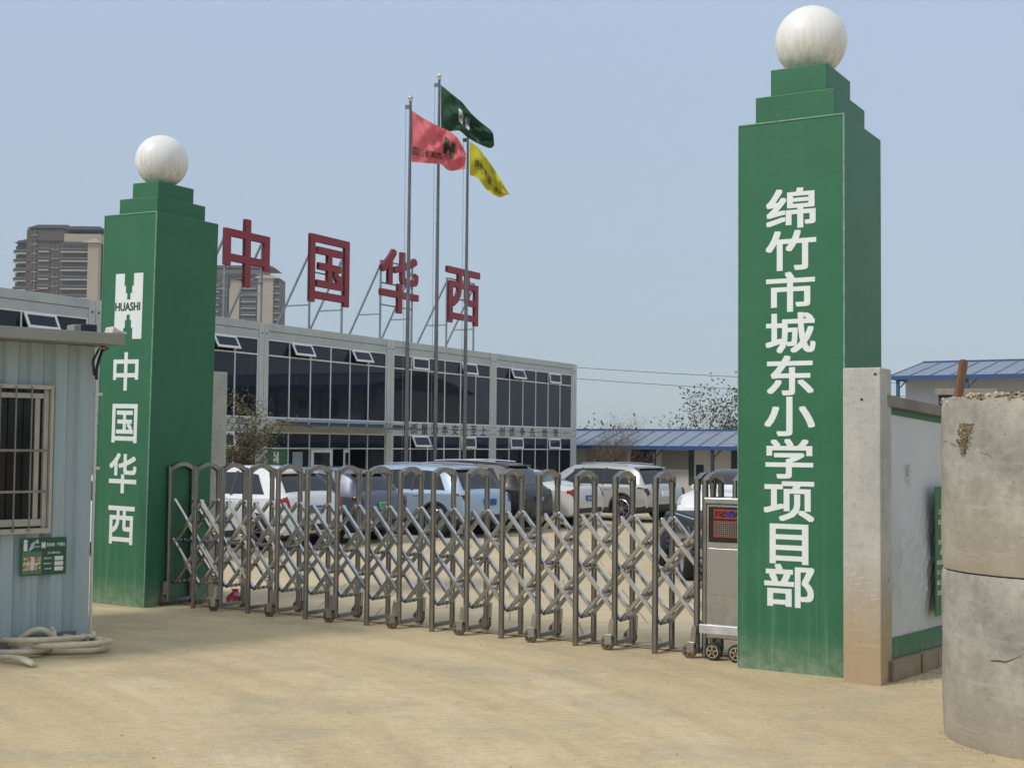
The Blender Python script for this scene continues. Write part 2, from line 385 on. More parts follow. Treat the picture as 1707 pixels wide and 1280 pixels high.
def face_z(px, py, P, nrm): return PL(px, py, P, nrm).z

# right pillar
def on_r(px, py):                                   # pixel -> local x,z on the right pillar's front face
    q = PL(px, py, CR, V); return (q - CR).dot(U), q.z
def on_l(px, py):
    q = PL(px, py, CL, V); z = q.z; return (q - CL).dot(U) - .0155 * z, z
rp, rshaft = pillar('taller looking right-hand green gate pillar with a column of ten white characters and a white globe', CR, 1.02, 1.22, (5.10, 5.38, 5.66), .345)
for ch, x0, x1, y0, y1 in (('绵', 1277, 1360, 314, 381), ('竹', 1276, 1361, 384, 451), ('市', 1277, 1359, 453, 520), ('城', 1276, 1360, 521, 589),
                           ('东', 1278, 1357, 592, 659), ('小', 1274, 1359, 661, 727), ('学', 1276, 1356, 731, 798), ('项', 1273, 1358, 802, 869),
                           ('目', 1283, 1348, 873, 940), ('部', 1274, 1358, 940, 1012)):
    xm, ymid = (x0 + x1) / 2, (y0 + y1) / 2
    a, _ = on_r(x0, ymid); b, _ = on_r(x1, ymid); _, zt = on_r(xm, y0); _, zb = on_r(xm, y1)
    put_text(MB(), ch, a, b, zb, zt, -.0025, .0016, .022).build('letter', WHITE, rp)
lp, lshaft = pillar('left-hand green gate pillar with a white stepped H emblem above four white characters', CL, .93, 1.10, (4.93, 5.15, 5.37), .34, .0155, -.045)
mkx0, _ = on_l(192, 512); mkx1, _ = on_l(237.5, 512); _, mz1 = on_l(214, 457); _, mz0 = on_l(214, 566)
emb = put_h(MB(), mkx0, mkx1, mz0, mz1, -.004, -.001).build('emblem', WHITE, lp)
ex0, _ = on_l(193, 512); ex1, _ = on_l(234, 512); _, ez1 = on_l(214, 505); _, ez0 = on_l(214, 519)
put_text(MB(), 'HUASHI', ex0, ex1, ez0, ez1, -.007, .004, .015).build('emblem_lettering', DKGREEN, emb)
for ch, x0, x1, y0, y1 in (('中', 189, 231, 588, 652), ('国', 187, 229, 674, 739), ('华', 182, 228, 756, 823), ('西', 180, 224, 844, 908)):
    xm, ymid = (x0 + x1) / 2, (y0 + y1) / 2
    a, _ = on_l(x0, ymid); b, _ = on_l(x1, ymid); _, zt = on_l(xm, y0); _, zb = on_l(xm, y1)
    put_text(MB(), ch, a, b, zb, zt, -.0025, .0016, .018).build('letter', WHITE, lp)

# ================================================================== RETRACTABLE GATE
g0 = CL + U * .05 + V * .34; g1 = Vector((1.828, 13.10, 0))
GA = math.atan2((g1 - g0).y, (g1 - g0).x); GL = (g1 - g0).length; NF = 17; PIT = GL / (NF - 1)
gate = thing('retractable_gate', 'stainless steel folding retractable gate drawn across the yard entrance between the green pillars', 'gate', g0, GA)
GH = 1.73; GD = .40; PW = .062
def gate_frame(i, wheels):
    m = MB(); x = i * PIT
    for y in (0, GD):
        m.cyl((x, y, .05 if wheels else .0), (x, y, GH), PW / 2, None, 14)
        m.cyl((x, y, GH - .10), (x, y, GH + .012), PW / 2 + .006, None, 14)
    m.box(x - .02, x + .02, PW / 2, GD - PW / 2, .045, .09)
    f = m.build('gate_frame', STEEL_D, gate, .0)
    a = MB(); pts = []
    K = 12; w0 = .034; N2 = []
    for k in range(K + 1):
        t = math.pi * k / K; yy = .015 + (GD - .03) * k / K; zz = GH - .02 + .062 * (1 - (2 * k / K - 1) ** 2)
        pts.append((x, yy, zz))
    for k in range(K):
        a.bar(pts[k], pts[k + 1], .05, .062, (1, 0, 0))
    a.build('arch', STEEL_D, f)
    if wheels:
        for y, s in ((0, -1), (GD, 1)):
            b = MB(); yy = y + s * .06
            b.lathe([(.005, -.028), (.055, -.028), (.072, -.02), (.072, .02), (.055, .028), (.005, .028)], (x - .05, yy, .072), 18, 0, 'y')
            b.lathe([(.004, -.034), (.02, -.034), (.02, .034), (.004, .034)], (x - .05, yy, .072), 10, 1, 'y')
            for q in range(5):
                t = q * 1.2566; b.box(x - .05 + .037 * math.cos(t) - .009, x - .05 + .037 * math.cos(t) + .009, yy - .031, yy + .031, .072 + .037 * math.sin(t) - .009, .072 + .037 * math.sin(t) + .009, 2)
            b.build('wheel', [CASTER, STEEL, BLACK], f, 0)
            c = MB()
            c.prism([(x - .035, .14), (x + .02, .14), (x + .028, .30), (x - .012, .32), (x - .028, .24)], yy - .028, yy + .028)
            c.box(x - .07, x + .01, yy - .036, yy - .03, .06, .16); c.box(x - .07, x + .01, yy + .03, yy + .036, .06, .16)
            c.build('caster_bracket', STEEL, f, .004)
CASTER = M('dusty_brown_caster', (.16, .12, .08), .6, .2, .35, 30)
for i in range(NF): gate_frame(i, i % 2 == 0 or i == NF - 1)
ZT, ZB = 1.33, .30
def clip_bar(x0, z0, x1, z1):
    lo, hi = .02, (NF - 1) * PIT + .30
    if x1 <= lo or x0 >= hi: return None
    t0 = max(0, (lo - x0) / (x1 - x0)); t1 = min(1, (hi - x0) / (x1 - x0))
    return x0 + t0 * (x1 - x0), z0 + t0 * (z1 - z0), x0 + t1 * (x1 - x0), z0 + t1 * (z1 - z0)
SPAN = 2.0
for li, (y, dirn) in enumerate(((.05, -1), (.10, 1), (.31, 1), (.36, -1))):
    for k in range(-1, NF):
        x0 = (k + .08) * PIT; x1 = x0 + SPAN * PIT
        c = clip_bar(x0, ZT, x1, ZB) if dirn < 0 else clip_bar(x0, ZB, x1, ZT)
        if not c or c[2] - c[0] < .15: continue
        m = MB().bar((c[0], y, c[1]), (c[2], y, c[3]), .042, .038)
        m.build('scissor_bar', STEEL_P if dirn < 0 else STEEL, gate, .005)
for k in range(NF - 1):
    for z, x in ((ZB + .0, .08), (.815, .08), (1.07, .58), (.56, .58)):
        m = MB().cyl(((k + x) * PIT, .035, z), ((k + x) * PIT, GD - .035, z), .009, None, 8)
        for q in range(4): m.cyl(((k + x) * PIT, .055 + q * .08, z - .004), ((k + x) * PIT, .095 + q * .08, z - .004), .022, None, 8)
        m.build('pivot_rod', STEEL_D, gate)
# drive cabinet at the right end, half behind the pillar
cx0 = GL + .10; cx1 = GL + .72
cab = MB().box(cx0, cx1, -.02, GD + .02, .20, 1.50).build('drive_cabinet', mat_steel('brushed_cabinet_steel', (.46, .45, .43), .3), gate, .012)
MB().box(cx0 - .015, cx1 + .015, -.04, GD + .04, 1.50, 1.56).build('cabinet_lid', STEEL, cab, .01)
dp = MB().box(cx0 + .03, cx1 - .05, -.032, -.02, 1.13, 1.48).build('display_panel', mat_plain('black_acrylic', (.012, .012, .013), .15), cab, .006)
REDF = mat_plain('red_led_frame', (.30, .05, .03), .5)
def led_frame(x0, x1, z0, z1):
    m = MB(); w = .014
    m.box(x0, x1, -.040, -.033, z0, z0 + w); m.box(x0, x1, -.040, -.033, z1 - w, z1); m.box(x0, x0 + w, -.040, -.033, z0 + w, z1 - w); m.box(x1 - w, x1, -.040, -.033, z0 + w, z1 - w)
    m.build('led_frame', REDF, dp)
lx0 = cx0 + .09
led_frame(lx0, lx0 + .40, 1.36, 1.45); led_frame(lx0, lx0 + .40, 1.18, 1.34)
mm = MB()
for i in range(24):
    for j in range(4):
        if random.random() < .6: mm.box(lx0 + .02 + i * .0152, lx0 + .028 + i * .0152, -.037, -.033, 1.378 + j * .016, 1.386 + j * .016, 0 if not 8 <= i <= 12 else 1)
mm.build('led_dots', [mat_emit('red_led', (1, .05, .03), .3), mat_emit('blue_led', (.15, .1, 1), .4)], dp)
gm = MB()
for i in range(17): gm.box(lx0 + .02 + i * .0222, lx0 + .024 + i * .0222, -.037, -.033, 1.196, 1.325)
for j in range(7): gm.box(lx0 + .018, lx0 + .382, -.038, -.034, 1.20 + j * .0195, 1.2035 + j * .0195)
gm.build('speaker_grille', M('grey_grille_wire', (.35, .28, .24), .5, .3), dp)
def mat_perf():
    b = NB('perforated_steel'); v = b.coord((55, 55, 55)); vo = b.n('ShaderNodeTexVoronoi'); vo.inputs['Randomness'].default_value = 0; b.l(v, vo.inputs['Vector'])
    hole = b.ramp(vo.outputs['Distance'], [(.26, 1.0), (.34, 0.0)])
    b.color(b.mix(hole, (.44, .43, .41), (.02, .02, .02))); b.l(b.math('SUBTRACT', 1.0, hole), b.b.inputs['Metallic'])
    return b.set(Roughness=.34)
MB().box(cx0 + .03, cx1 - .03, -.028, -.021, .62, 1.07).build('perforated_panel', mat_perf(), cab, .003)
MB().box(cx0 - .06, cx1 + .03, -.05, -.021, .245, .335).build('lower_trim', M('pale_zinc_trim', (.55, .55, .53), .45, .4, .2, 8), cab, .008)
for q in (.12, .36):
    b = MB(); c = (cx0 + q - .02, -.06, .085)
    b.lathe([(.005, -.03), (.06, -.03), (.086, -.022), (.086, .022), (.06, .03), (.005, .03)], c, 22, 0, 'y')
    b.lathe([(.052, -.036), (.062, -.036), (.062, .036), (.052, .036)], c, 22, 1, 'y'); b.lathe([(.003, -.038), (.02, -.038), (.02, .038), (.003, .038)], c, 12, 2, 'y')
    for s in range(5):
        t = s * 1.2566 + .3; b.bar((c[0] + .015 * math.cos(t), c[1] - .032, c[2] + .015 * math.sin(t)), (c[0] + .056 * math.cos(t), c[1] - .032, c[2] + .056 * math.sin(t)), .012, .016, (0, 1, 0), 1)
    b.build('wheel', [BLACK, STEEL_P, REDF], cab)
fr = MB()
for y in (0, GD):
    for x in (GL + .085, GL + .40): fr.cyl((x, y, .03 if x < GL + .2 else 1.5), (x, y, GH), PW / 2, None, 14)
f = fr.build('gate_frame', STEEL_D, gate)
for x in (GL + .085, GL + .40):
    a = MB(); pts = [(x, .015 + (GD - .03) * k / 12, GH - .02 + .062 * (1 - (k / 6 - 1) ** 2)) for k in range(13)]
    for k in range(12): a.bar(pts[k], pts[k + 1], .05, .062, (1, 0, 0))
    a.build('arch', STEEL_D, f)

# ================================================================== CONCRETE POSTS BESIDE THE PILLARS
pr0 = G(1409, 1131)
pc = G(1468, 1141)
pa = math.atan2((pc - pr0).y, (pc - pr0).x)
t1 = G(1407, 1133); pw = (G(1466, 1143) - t1).length
post = thing('concrete_post', 'pale concrete post with muddy splashed foot against the right-hand green pillar', 'post', G(1409, 1135) , UA)
pz = .5 * (face_z(1406, 615, G(1409, 1135), V) + face_z(1464, 612, G(1409, 1135), V))
sh = MB().box(0, .335, -.06, .30, -.02, pz).build('shaft', CONC, post, .012)
hm = MB()
for a, b in ((.17, pz - .28), (.29, pz - .06)): hm.cyl((a, -.064, b), (a, -.055, b), .012, None, 10)
hm.build('bolt_hole', DARK, sh)
scr = MB()
for _ in range(20):
    a = random.uniform(.03, .31); b = random.gauss(.86, .13); l = random.uniform(.015, .06); s = random.uniform(-.1, .45)
    scr.add([(a, -.0615, b), (a + l, -.0615, b + l * s), (a + l * .9, -.0615, b + l * s + .004), (a, -.0615, b + .003)], [(0, 1, 2, 3)])
scr.build('scrape_mark', mat_plain('pale_scrape', (.75, .73, .68), .8), sh)
lq = CL + U * -.46 + V * 1.28
post2 = thing('concrete_post', 'slim grey concrete post standing behind the left-hand green pillar beside the yard', 'post', lq, UA)
MB().box(0, .30, 0, .30, -.02, 3.0).build('shaft', CONC, post2, .012)
# ================================================================== BOUNDARY WALL ON THE RIGHT
wb = G(1472, 1135)
WA = math.atan2(1.0, .832); WX = Vector((math.cos(WA), math.sin(WA), 0)); WN = Vector((WX.y, -WX.x, 0))
def on_w(px, py):
    q = PL(px, py, wb, WN); return (q - wb).dot(WX), q.z
wall = thing('boundary_wall', 'low site wall covered with creased white sheeting and green bands behind the concrete rings', 'wall', wb, WA)
WL = 3.2
_, zc0 = on_w(1473, 658); xq, zc1 = on_w(1570, 678); sl = (zc1 - zc0) / xq
_, zg0 = on_w(1473, 689); _, zs0 = on_w(1478, 1085); _, zb0 = on_w(1478, 1096)
def wz(z, x): return z + sl * x
m = MB(); m.prism([(0, 0), (WL, 0), (WL, wz(zc0, WL) - .1), (0, zc0 - .1)], .03, .25); m.build('core', CONC_B, wall)
m = MB(); m.prism([(-.02, zc0 - .10), (WL, wz(zc0 - .10, WL)), (WL, wz(zc0, WL)), (-.02, zc0)], -.06, .31); m.build('coping', M('grey_coping', lin((128, 122, 112)), .85, 0, .25, 5, .2), wall, .006)
m = MB(); m.prism([(0, zg0), (WL, wz(zg0, WL)), (WL, wz(zc0 - .1, WL)), (0, zc0 - .1)], -.004, .03); m.build('upper_band', VINYL, wall)
# sheeting with creases
def mat_sheet():
    b = NB('white_banner_sheet'); n1 = b.noise(b.coord(), 1.5, 6)
    b.color(b.mix(n1, lin((182, 186, 186)), lin((208, 210, 208)))); return b.set(Roughness=.5)
sm = MB(); nx, nz = 150, 90; vs = []
for j in range(nz + 1):
    for i in range(nx + 1):
        x = WL * i / nx; t = j / nz; z = zb0 + .16 + t * (wz(zg0, x) - zb0 - .16)
        e = math.exp(-((t - .30) / .26) ** 2)
        d = (.03 if x < .38 else .012) * math.sin(34 * (x - .28 * z * (1 if x < .45 else -.5)) + 2 * math.sin(5 * z)) * e + .02 * math.sin(71 * x - 20 * z + 3 * math.sin(7 * x)) * e * math.sin(9 * z + 5 * x)
        vs.append((x, -.006 - .012 * e - abs(d) , z))
fs = [(j * (nx + 1) + i, j * (nx + 1) + i + 1, (j + 1) * (nx + 1) + i + 1, (j + 1) * (nx + 1) + i) for j in range(nz) for i in range(nx)]
sm.add(vs, fs, 0, True); sheet = sm.build('sheeting', mat_sheet(), wall, sharp=80)
m = MB(); m.box(0, WL, -.03, .03, zb0 - .01, zb0 + .17); m.build('lower_band', VINYL, wall)
m = MB()
xs = [0, .60, .64, 1.0, 1.5, 2.1, 2.7, WL]
for a, b in zip(xs[:-1], xs[1:]):
    if b - a < .05: continue
    m.box(a + .004, b - .004, -.10, .03, -.02, zb0 - .015)
m.build('footing_block', CONC_B, wall, .01)
# green notice on the wall
nx0, nz1 = on_w(1559, 810); nx0 = (PL(1559, 900, wb + WN * .10, WN) - wb).dot(WX); _, nz0 = on_w(1559, 1022)
nb = tag(MB().box(nx0, nx0 + .9, -.102, -.094, nz0, nz1).build('notice_board', VINYL, None, .003), 'tall dark green notice with white lettering on the sheeted wall behind the stacked concrete rings', 'notice')
nb.location = wb; nb.rotation_euler = (0, 0, WA)
m = MB()
hh = nz1 - nz0
for k, (s, o) in enumerate((('工', .13), ('工程名', .06), ('建设单', .06), ('施', .13), ('设计单', .06), ('监理', .10), ('建设规模', .03), ('开工日期', .03), ('竣工日期', .03), ('监督电话', .03))):
    z = nz1 - hh * (.10 + .078 * k); wdt = .055 * len(s)
    put_text(m, s, nx0 + o, nx0 + o + wdt, z - .045, z, -.104, .003, .01)
m.build('lettering', WHITE, nb)
# small dark smudge on the sheet
sx, sz = on_w(1510, 788)
m = MB()
for _ in range(40):
    a = sx + random.gauss(0, .02); b = sz + random.gauss(0, .045); r = random.uniform(.004, .011)
    m.add([(a - r, -.027, b), (a, -.027, b - r), (a + r, -.027, b), (a, -.027, b + r)], [(0, 1, 2, 3)])
m.build('smudge', mat_plain('grey_smudge', (.10, .10, .10), .8), sheet)

# ================================================================== STACKED CONCRETE RINGS
RC = Vector((0, 0, 0)); dR = G(1572, 1218); RR = .86
side = ray(1572, 1218); side.z = 0; side.normalize(); perp = Vector((side.y, -side.x, 0))
RC = Vector((dR.x, dR.y, 0)) + perp * RR
def ring(z0, z1, jag, seed, label):
    rnd = random.Random(seed); t = thing('concrete_ring', label, 'concrete ring', (RC.x, RC.y, z0), 0, 'stacked concrete manhole rings')
    m = MB(); n = 180; h = z1 - z0; prof = 26; vs = []
    ph = [rnd.uniform(0, 6.28) for _ in range(8)]
    def top(th): return h + (jag * (.5 * math.sin(3 * th + ph[0]) + .5 * math.sin(7 * th + ph[1]) + .45 * math.sin(19 * th + ph[2]) + .4 * math.sin(43 * th + ph[3])) if jag else 0)
    rows = []
    for k in range(prof + 1):
        row = []
        for j in range(n):
            th = 2 * math.pi * j / n; zt = top(th); z = zt * k / prof
            r = RR + .004 * math.sin(5 * th + 3 * z + ph[4]) + .003 * math.sin(17 * th - 9 * z + ph[5]) + (-.006 if k in (0, prof) else 0)
            row.append((r * math.cos(th), r * math.sin(th), z))
        rows.append(row)
    for rr in (RR - .09, ):
        rows.append([(rr * math.cos(2 * math.pi * j / n), rr * math.sin(2 * math.pi * j / n), top(2 * math.pi * j / n) + .004 * math.sin(j * 2.3)) for j in range(n)])
        rows.append([(rr * math.cos(2 * math.pi * j / n), rr * math.sin(2 * math.pi * j / n), 0) for j in range(n)])
    vs = [p for r in rows for p in r]; L = len(rows)
    m.add(vs, [(k * n + j, k * n + (j + 1) % n, ((k + 1) % L) * n + (j + 1) % n, ((k + 1) % L) * n + j) for k in range(L) for j in range(n)], 0, True)
    return t, m.build('wall', CONC_R, t, sharp=50)
JZ = 1.20; TZ = 2.40
lr, lrw = ring(0, JZ - .012, .0, 3, 'lower concrete ring standing on the dusty ground, dirt stained, carrying another ring')
ur, urw = ring(JZ, TZ, .014, 5, 'upper concrete ring with broken rim and a crumbled hole, set on top of another ring')
# crumbled patch, crack, rubble on the rim
def ring_pt(px, py):                                 # hit the outer cylinder
    d = ray(px, py); a = d.x ** 2 + d.y ** 2; o = O - RC; b = 2 * (o.x * d.x + o.y * d.y); c = o.x ** 2 + o.y ** 2 - RR ** 2
    q = b * b - 4 * a * c
    if q < 0: return None
    return O + d * ((-b - math.sqrt(q)) / (2 * a))
rnd = random.Random(11)
def rock(mb, c, r, rnd, mi=0):
    bm = bmesh.new(); bmesh.ops.create_icosphere(bm, subdivisions=1, radius=r)
    for v in bm.verts: v.co *= rnd.uniform(.65, 1.2)
    sc = Vector((rnd.uniform(.7, 1.2), rnd.uniform(.7, 1.2), rnd.uniform(.5, .9)))
    bm.verts.ensure_lookup_table()
    mb.add([Vector((v.co.x * sc.x, v.co.y * sc.y, v.co.z * sc.z)) + Vector(c) for v in bm.verts], [tuple(v.index for v in f.verts) for f in bm.faces], mi); bm.free()
AGG = M('exposed_aggregate', lin((142, 124, 96)), .95, 0, .35, 30, .3)
AGG_D = M('dark_aggregate_hollow', lin((92, 78, 58)), .95, 0, .35, 30, .3)
m = MB()
for _ in range(430):
    px = rnd.gauss(0, 8.5); py = rnd.uniform(-26, 28)
    wdt = 14 * (1 - max(0, (py - 2) / 28)) ** .7 if py < 28 else 0
    if abs(px) > wdt: continue
    q = ring_pt(1609 + px - .12 * py, 731 + py)
    rock(m, q - Vector((ur.location)) , rnd.uniform(.004, .0095), rnd, rnd.random() < .45)
m.build('crumbled_patch', [AGG, AGG_D], urw)
m = MB(); pts = [ring_pt(x, y) - Vector(ur.location) for x, y in ((1574, 735), (1585, 739), (1594, 743))] 
pts2 = [ring_pt(x, y) - Vector(ur.location) for x, y in ((1616, 749), (1630, 753), (1645, 757), (1660, 765), (1680, 771), (1696, 776))]
m.tube(pts, .0016, 5); m.tube(pts2, .0016, 5); m.build('crack', mat_plain('dark_crack', (.05, .042, .03), .9), urw)
m = MB()
for _ in range(420):
    th = rnd.uniform(math.pi * .75, math.pi * 1.75); r = RR - rnd.uniform(-.005, .10)
    big = rnd.random()
    rock(m, (r * math.cos(th), r * math.sin(th), TZ - JZ + rnd.uniform(-.012, .02)), .006 + .018 * big ** 3, rnd, rnd.random() < .25)
for _ in range(130):
    q = ring_pt(rnd.uniform(1600, 1706), 668) - Vector(ur.location); s = .99 - rnd.random() * .09
    rock(m, (q.x * s, q.y * s, TZ - JZ + rnd.uniform(.0, .035)), rnd.uniform(.008, .026), rnd, rnd.random() < .3)
m.build('mortar_crumbs', [M('pale_mortar', lin((176, 166, 146)), .95, 0, .25, 20, .3), AGG], urw)['kind'] = 'stuff'
m = MB(); m.tube([ring_pt(x, y) - Vector(lr.location) for x, y in ((1652, 1101), (1664, 1101), (1676, 1103), (1690, 1098), (1706, 1091))], [.004, .006, .004, .002, .0015], 5); m.build('crack', bpy.data.materials['dark_crack'], lrw)
# wooden stake standing inside the rings
sp0 = D(1597, 665, RC.y + .3); sp1 = D(1606, 604, RC.y + .3)
d = (sp0 - sp1); base = sp0 + d.normalized() * .22 if abs(d.z) > 1e-6 else sp0
base = sp0 + d.normalized() * .22
m = MB().bar(base, sp1, .062, .05); m.bar(sp1, sp1 + (sp1 - base).normalized() * .02, .04, .045)
tag(m.build('wooden_stake', M('rusty_brown_timber', lin((118, 84, 58)), .8, 0, .35, 12, .3, stretch=(6, 6, 1)), None, .004), 'brown wooden stake sticking up out of the upper concrete ring', 'stake')
# grey beam on a dark support behind the wall
bt = thing('concrete_beam', 'short pale beam on a dark block seen between the wall and the concrete rings', 'beam', D(1568, 700, 20.0), 0)
L0 = D(1566, 653, 20.0) - bt.location; L1 = D(1662, 652, 20.0) - bt.location; L2 = D(1588, 670, 20.0) - bt.location
MB().box(L0.x, L1.x, 0, .2, L0.z - .045, L0.z + .05).build('plank', M('pale_grey_plank', lin((150, 142, 132)), .8, 0, .2, 5), bt, .006)
MB().box(L0.x + .05, L2.x, .02, .2, -bt.location.z, L0.z - .045).build('support', mat_plain('dark_support', (.03, .03, .033), .7), bt)

# ================================================================== GUARD HOUSE
gc = G(143, 1075); GHA = math.atan2(1.0, 1.1); GX = Vector((math.cos(GHA), math.sin(GHA), 0)); GN = Vector((GX.y, -GX.x, 0))
def on_g(px, py):
    q = PL(px, py, gc, GN); return (q - gc).dot(GX), q.z
gh = thing('guard_house', 'pale blue-grey corrugated guard cabin with barred window at the left of the gate', 'cabin', gc, GHA)
_, soff = on_g(150, 577)
wx1, wz1 = on_g(79, 653); _, wz0 = on_g(77, 884); wz1 += .02; wz0 += .03; wx0 = wx1 - 1.25
BLUE = NB('blue_grey_corrugated_steel'); _v = BLUE.coord((6, 6, .35))
_c = BLUE.mix(BLUE.noise(_v, 1.2, 6), lin((146, 164, 168)), lin((170, 184, 186)))
_c = BLUE.mix(BLUE.ramp(BLUE.noise(BLUE.coord((20, 20, .3)), 1.0, 5), [(.55, 0.0), (.75, .45)]), _c, lin((104, 112, 112)))
BLUE.color(_c); BLUE = BLUE.set(Roughness=.5)
def corr(mb, x0, x1, z0, z1, pitch=.25, dep=.04):
    xs = []; 
    prof = ((0, 0), (.30, 0), (.42, 1), (.88, 1), (1.0, 0))
    k0 = math.floor(x0 / pitch) - 1; k1 = math.ceil(x1 / pitch) + 1
    pts = []
    for k in range(k0, k1):
        for a, b in prof[:-1]: pts.append(((k + a) * pitch, b))
    def val(x):
        for (a, b), (c, d) in zip(pts[:-1], pts[1:]):
            if a <= x <= c: return b + (d - b) * (x - a) / (c - a)
        return 0
    cut = [x0] + [a for a, b in pts if x0 < a < x1] + [x1]
    vs = [(x, -dep * val(x), z) for z in (z0, z1) for x in cut]; n = len(cut)
    mb.add(vs, [(i, i + 1, n + i + 1, n + i) for i in range(n - 1)])
m = MB(); XL = -4.5
corr(m, XL, wx0, .16, soff); corr(m, wx1, -.12, .16, soff); corr(m, wx0, wx1, .16, wz0); corr(m, wx0, wx1, wz1, soff)
m.box(XL, 0, 2.3, 2.36, .1, soff); m.box(-.05, 0, 0, 2.3, .1, soff)
wl = m.build('wall', BLUE, gh)
MB().box(-.125, 0, -.045, .06, .0, soff).build('corner_post', BLUE, gh, .006)
MB().box(XL, -.126, -.03, .1, .0, .16).build('plinth', M('muddy_plinth', lin((128, 126, 116)), .8, 0, .25, 4), gh)
RX = (PL(209, 562, gc + GN * .435, GN) - gc).dot(GX)
def on_e(px, py): return ((PL(px, py, gc + GN * .30, GN) - gc).dot(GX),)
m = MB(); m.box(XL, RX, -.42, 2.7, soff + .005, soff + .10); m.build('roof', M('grey_roof_slab', lin((136, 136, 130)), .7, 0, .15, 2), gh, .01)
m = MB(); m.box(XL, RX, -.435, -.42, soff - .0, soff + .112); m.build('fascia', M('grey_fascia', lin((142, 142, 134)), .6, 0, .12, 2), gh, .004)
# window
wd = MB().box(wx0 - .04, wx1 + .03, -.10, -.02, wz0 - .05, wz0).box(wx0 - .04, wx1 + .03, -.10, -.02, wz1, wz1 + .04)
wd.box(wx1, wx1 + .03, -.10, -.02, wz0, wz1).box(wx0 - .04, wx0, -.10, -.02, wz0, wz1)
wd.box(wx1 - .05, wx1 - .005, -.06, -.01, wz0, wz1).box(wx1 - .13, wx1 - .08, -.03, .02, wz0 + .05, wz1 - .05).box(wx0, wx1 - .051, -.05, .0, wz1 - .09, wz1 - .04).box(wx0, wx1 - .051, -.05, .0, wz0 + .02, wz0 + .09)
CREAM = M('aged_cream_frame', lin((176, 172, 158)), .5, 0, .12, 5)
wf = wd.build('window', CREAM, gh, .004)
MB().box(wx0, wx1, -.012, -.006, wz0, wz1).build('pane', mat_glass('guard_window_glass', (.02, .022, .025), .45), wf)
MB().box(wx0 + .02, wx1 - .08, .03, .036, wz1 - .62, wz1 - .06).build('blind', M('grey_blind', lin((176, 186, 188)), .8, 0, .06, 3), wf)
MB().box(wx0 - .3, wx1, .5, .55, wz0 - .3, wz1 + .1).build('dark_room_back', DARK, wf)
bb = MB()
for k in range(8):
    x = wx1 - .20 - k * .155
    bb.cyl((x, -.115, wz0 - .03), (x, -.115, wz1 + .02), .009, None, 8)
for z in (wz0 + .36, wz0 + .76): bb.box(wx0 - .03, wx1 - .02, -.128, -.106, z - .012, z + .012)
bb.build('bars', M('grey_window_bar', lin((128, 126, 118)), .5, .3, .2, 6), wf)
# green safety notice
bx0, bz1 = on_g(31, 897); bx1, _ = on_g(107, 899); _, bz0 = on_g(70, 957)
sg = MB().box(bx0, bx1, -.058, -.046, bz0, bz1).build('safety_sign', mat_plain('sign_green', lin((38, 84, 62)), .4), None, .002)
sg.location = gc; sg.rotation_euler = (0, 0, GHA); tag(sg, 'green safety notice with a small picture and white lettering below the barred cabin window', 'sign')
W_ = bx1 - bx0; H_ = bz1 - bz0
def sxy(a, b): return bx0 + a * W_, bz0 + b * H_
m = MB()
def stext(s, a0, a1, b0, b1):
    x0, z0 = sxy(a0, b0); x1, z1 = sxy(a1, b1); put_text(m, s, x0, x1, z0, z1, -.0605, .003, .008)
stext('消除隐患', .55, .74, .76, .86); stext('严禁烟火', .78, .97, .76, .86); stext('灭火器材点', .58, .86, .56, .62)
stext('消防负责人', .50, .69, .42, .47); stext('重点责任人', .50, .69, .28, .33); stext('检查日期', .52, .67, .14, .19); stext('安全生产', .30, .42, .74, .79)
x0, z0 = sxy(.45, .72); x1, z1 = sxy(.53, .89); put_h(m, x0, x1, z0, z1, -.062, -.059)
m.build('lettering', WHITE, sg)
m = MB()
for b in (.42, .28, .14):
    x0, z0 = sxy(.74, b - .04); x1, z1 = sxy(.93, b + .07); m.box(x0, x1, -.061, -.0585, z0, z1)
m.build('blank_field', mat_plain('sign_blank', (.7, .72, .7), .5), sg); m = MB()
x0, z0 = sxy(.06, .66); x1, z1 = sxy(.14, .86); m.box(x0, x1, -.061, -.0585, z0, z1)
m.cyl(((x0 + x1) / 2, -.061, z1 + .02), ((x0 + x1) / 2, -.0585, z1 + .02), .02, None, 12)
for k in range(4):
    a, b = sxy(.17 + .015 * k, .66 + .055 * k); m.bar((a, -.06, b), (a + .05, -.06, b + .035), .008, .003, (0, 1, 0))
a, b = sxy(.355, .86); m.prism([(a - .014, b), (a + .014, b), (a + .002, b + .045)], -.061, -.0585)
m.build('pictogram', mat_plain('sign_white', (.7, .72, .7), .5), sg)
x0, z0 = sxy(.03, .03); x1, z1 = sxy(.46, .64); MB().box(x0, x1, -.0608, -.0585, z0, z1).build('pale_green_field', mat_plain('sign_pale_green', lin((86, 122, 92)), .5), sg)
x0, z0 = sxy(.06, .14); x1, z1 = sxy(.43, .50)
m = MB(); rnd = random.Random(5)
for i in range(14):
    for j in range(9):
        a = x0 + (x1 - x0) * i / 14; b = z0 + (z1 - z0) * j / 9
        mi = 3 if abs(i - 7) <= 1 or j == 4 else rnd.choice((0, 0, 1, 2, 3))
        m.box(a, a + (x1 - x0) / 14, -.063, -.061, b, b + (z1 - z0) / 9, mi)
m.build('plan_picture', [mat_plain('plan_tan', lin((180, 160, 120)), .5), mat_plain('plan_brown', lin((140, 90, 60)), .5), mat_plain('plan_olive', lin((110, 120, 70)), .5), mat_plain('plan_white', lin((205, 205, 190)), .5)], sg)
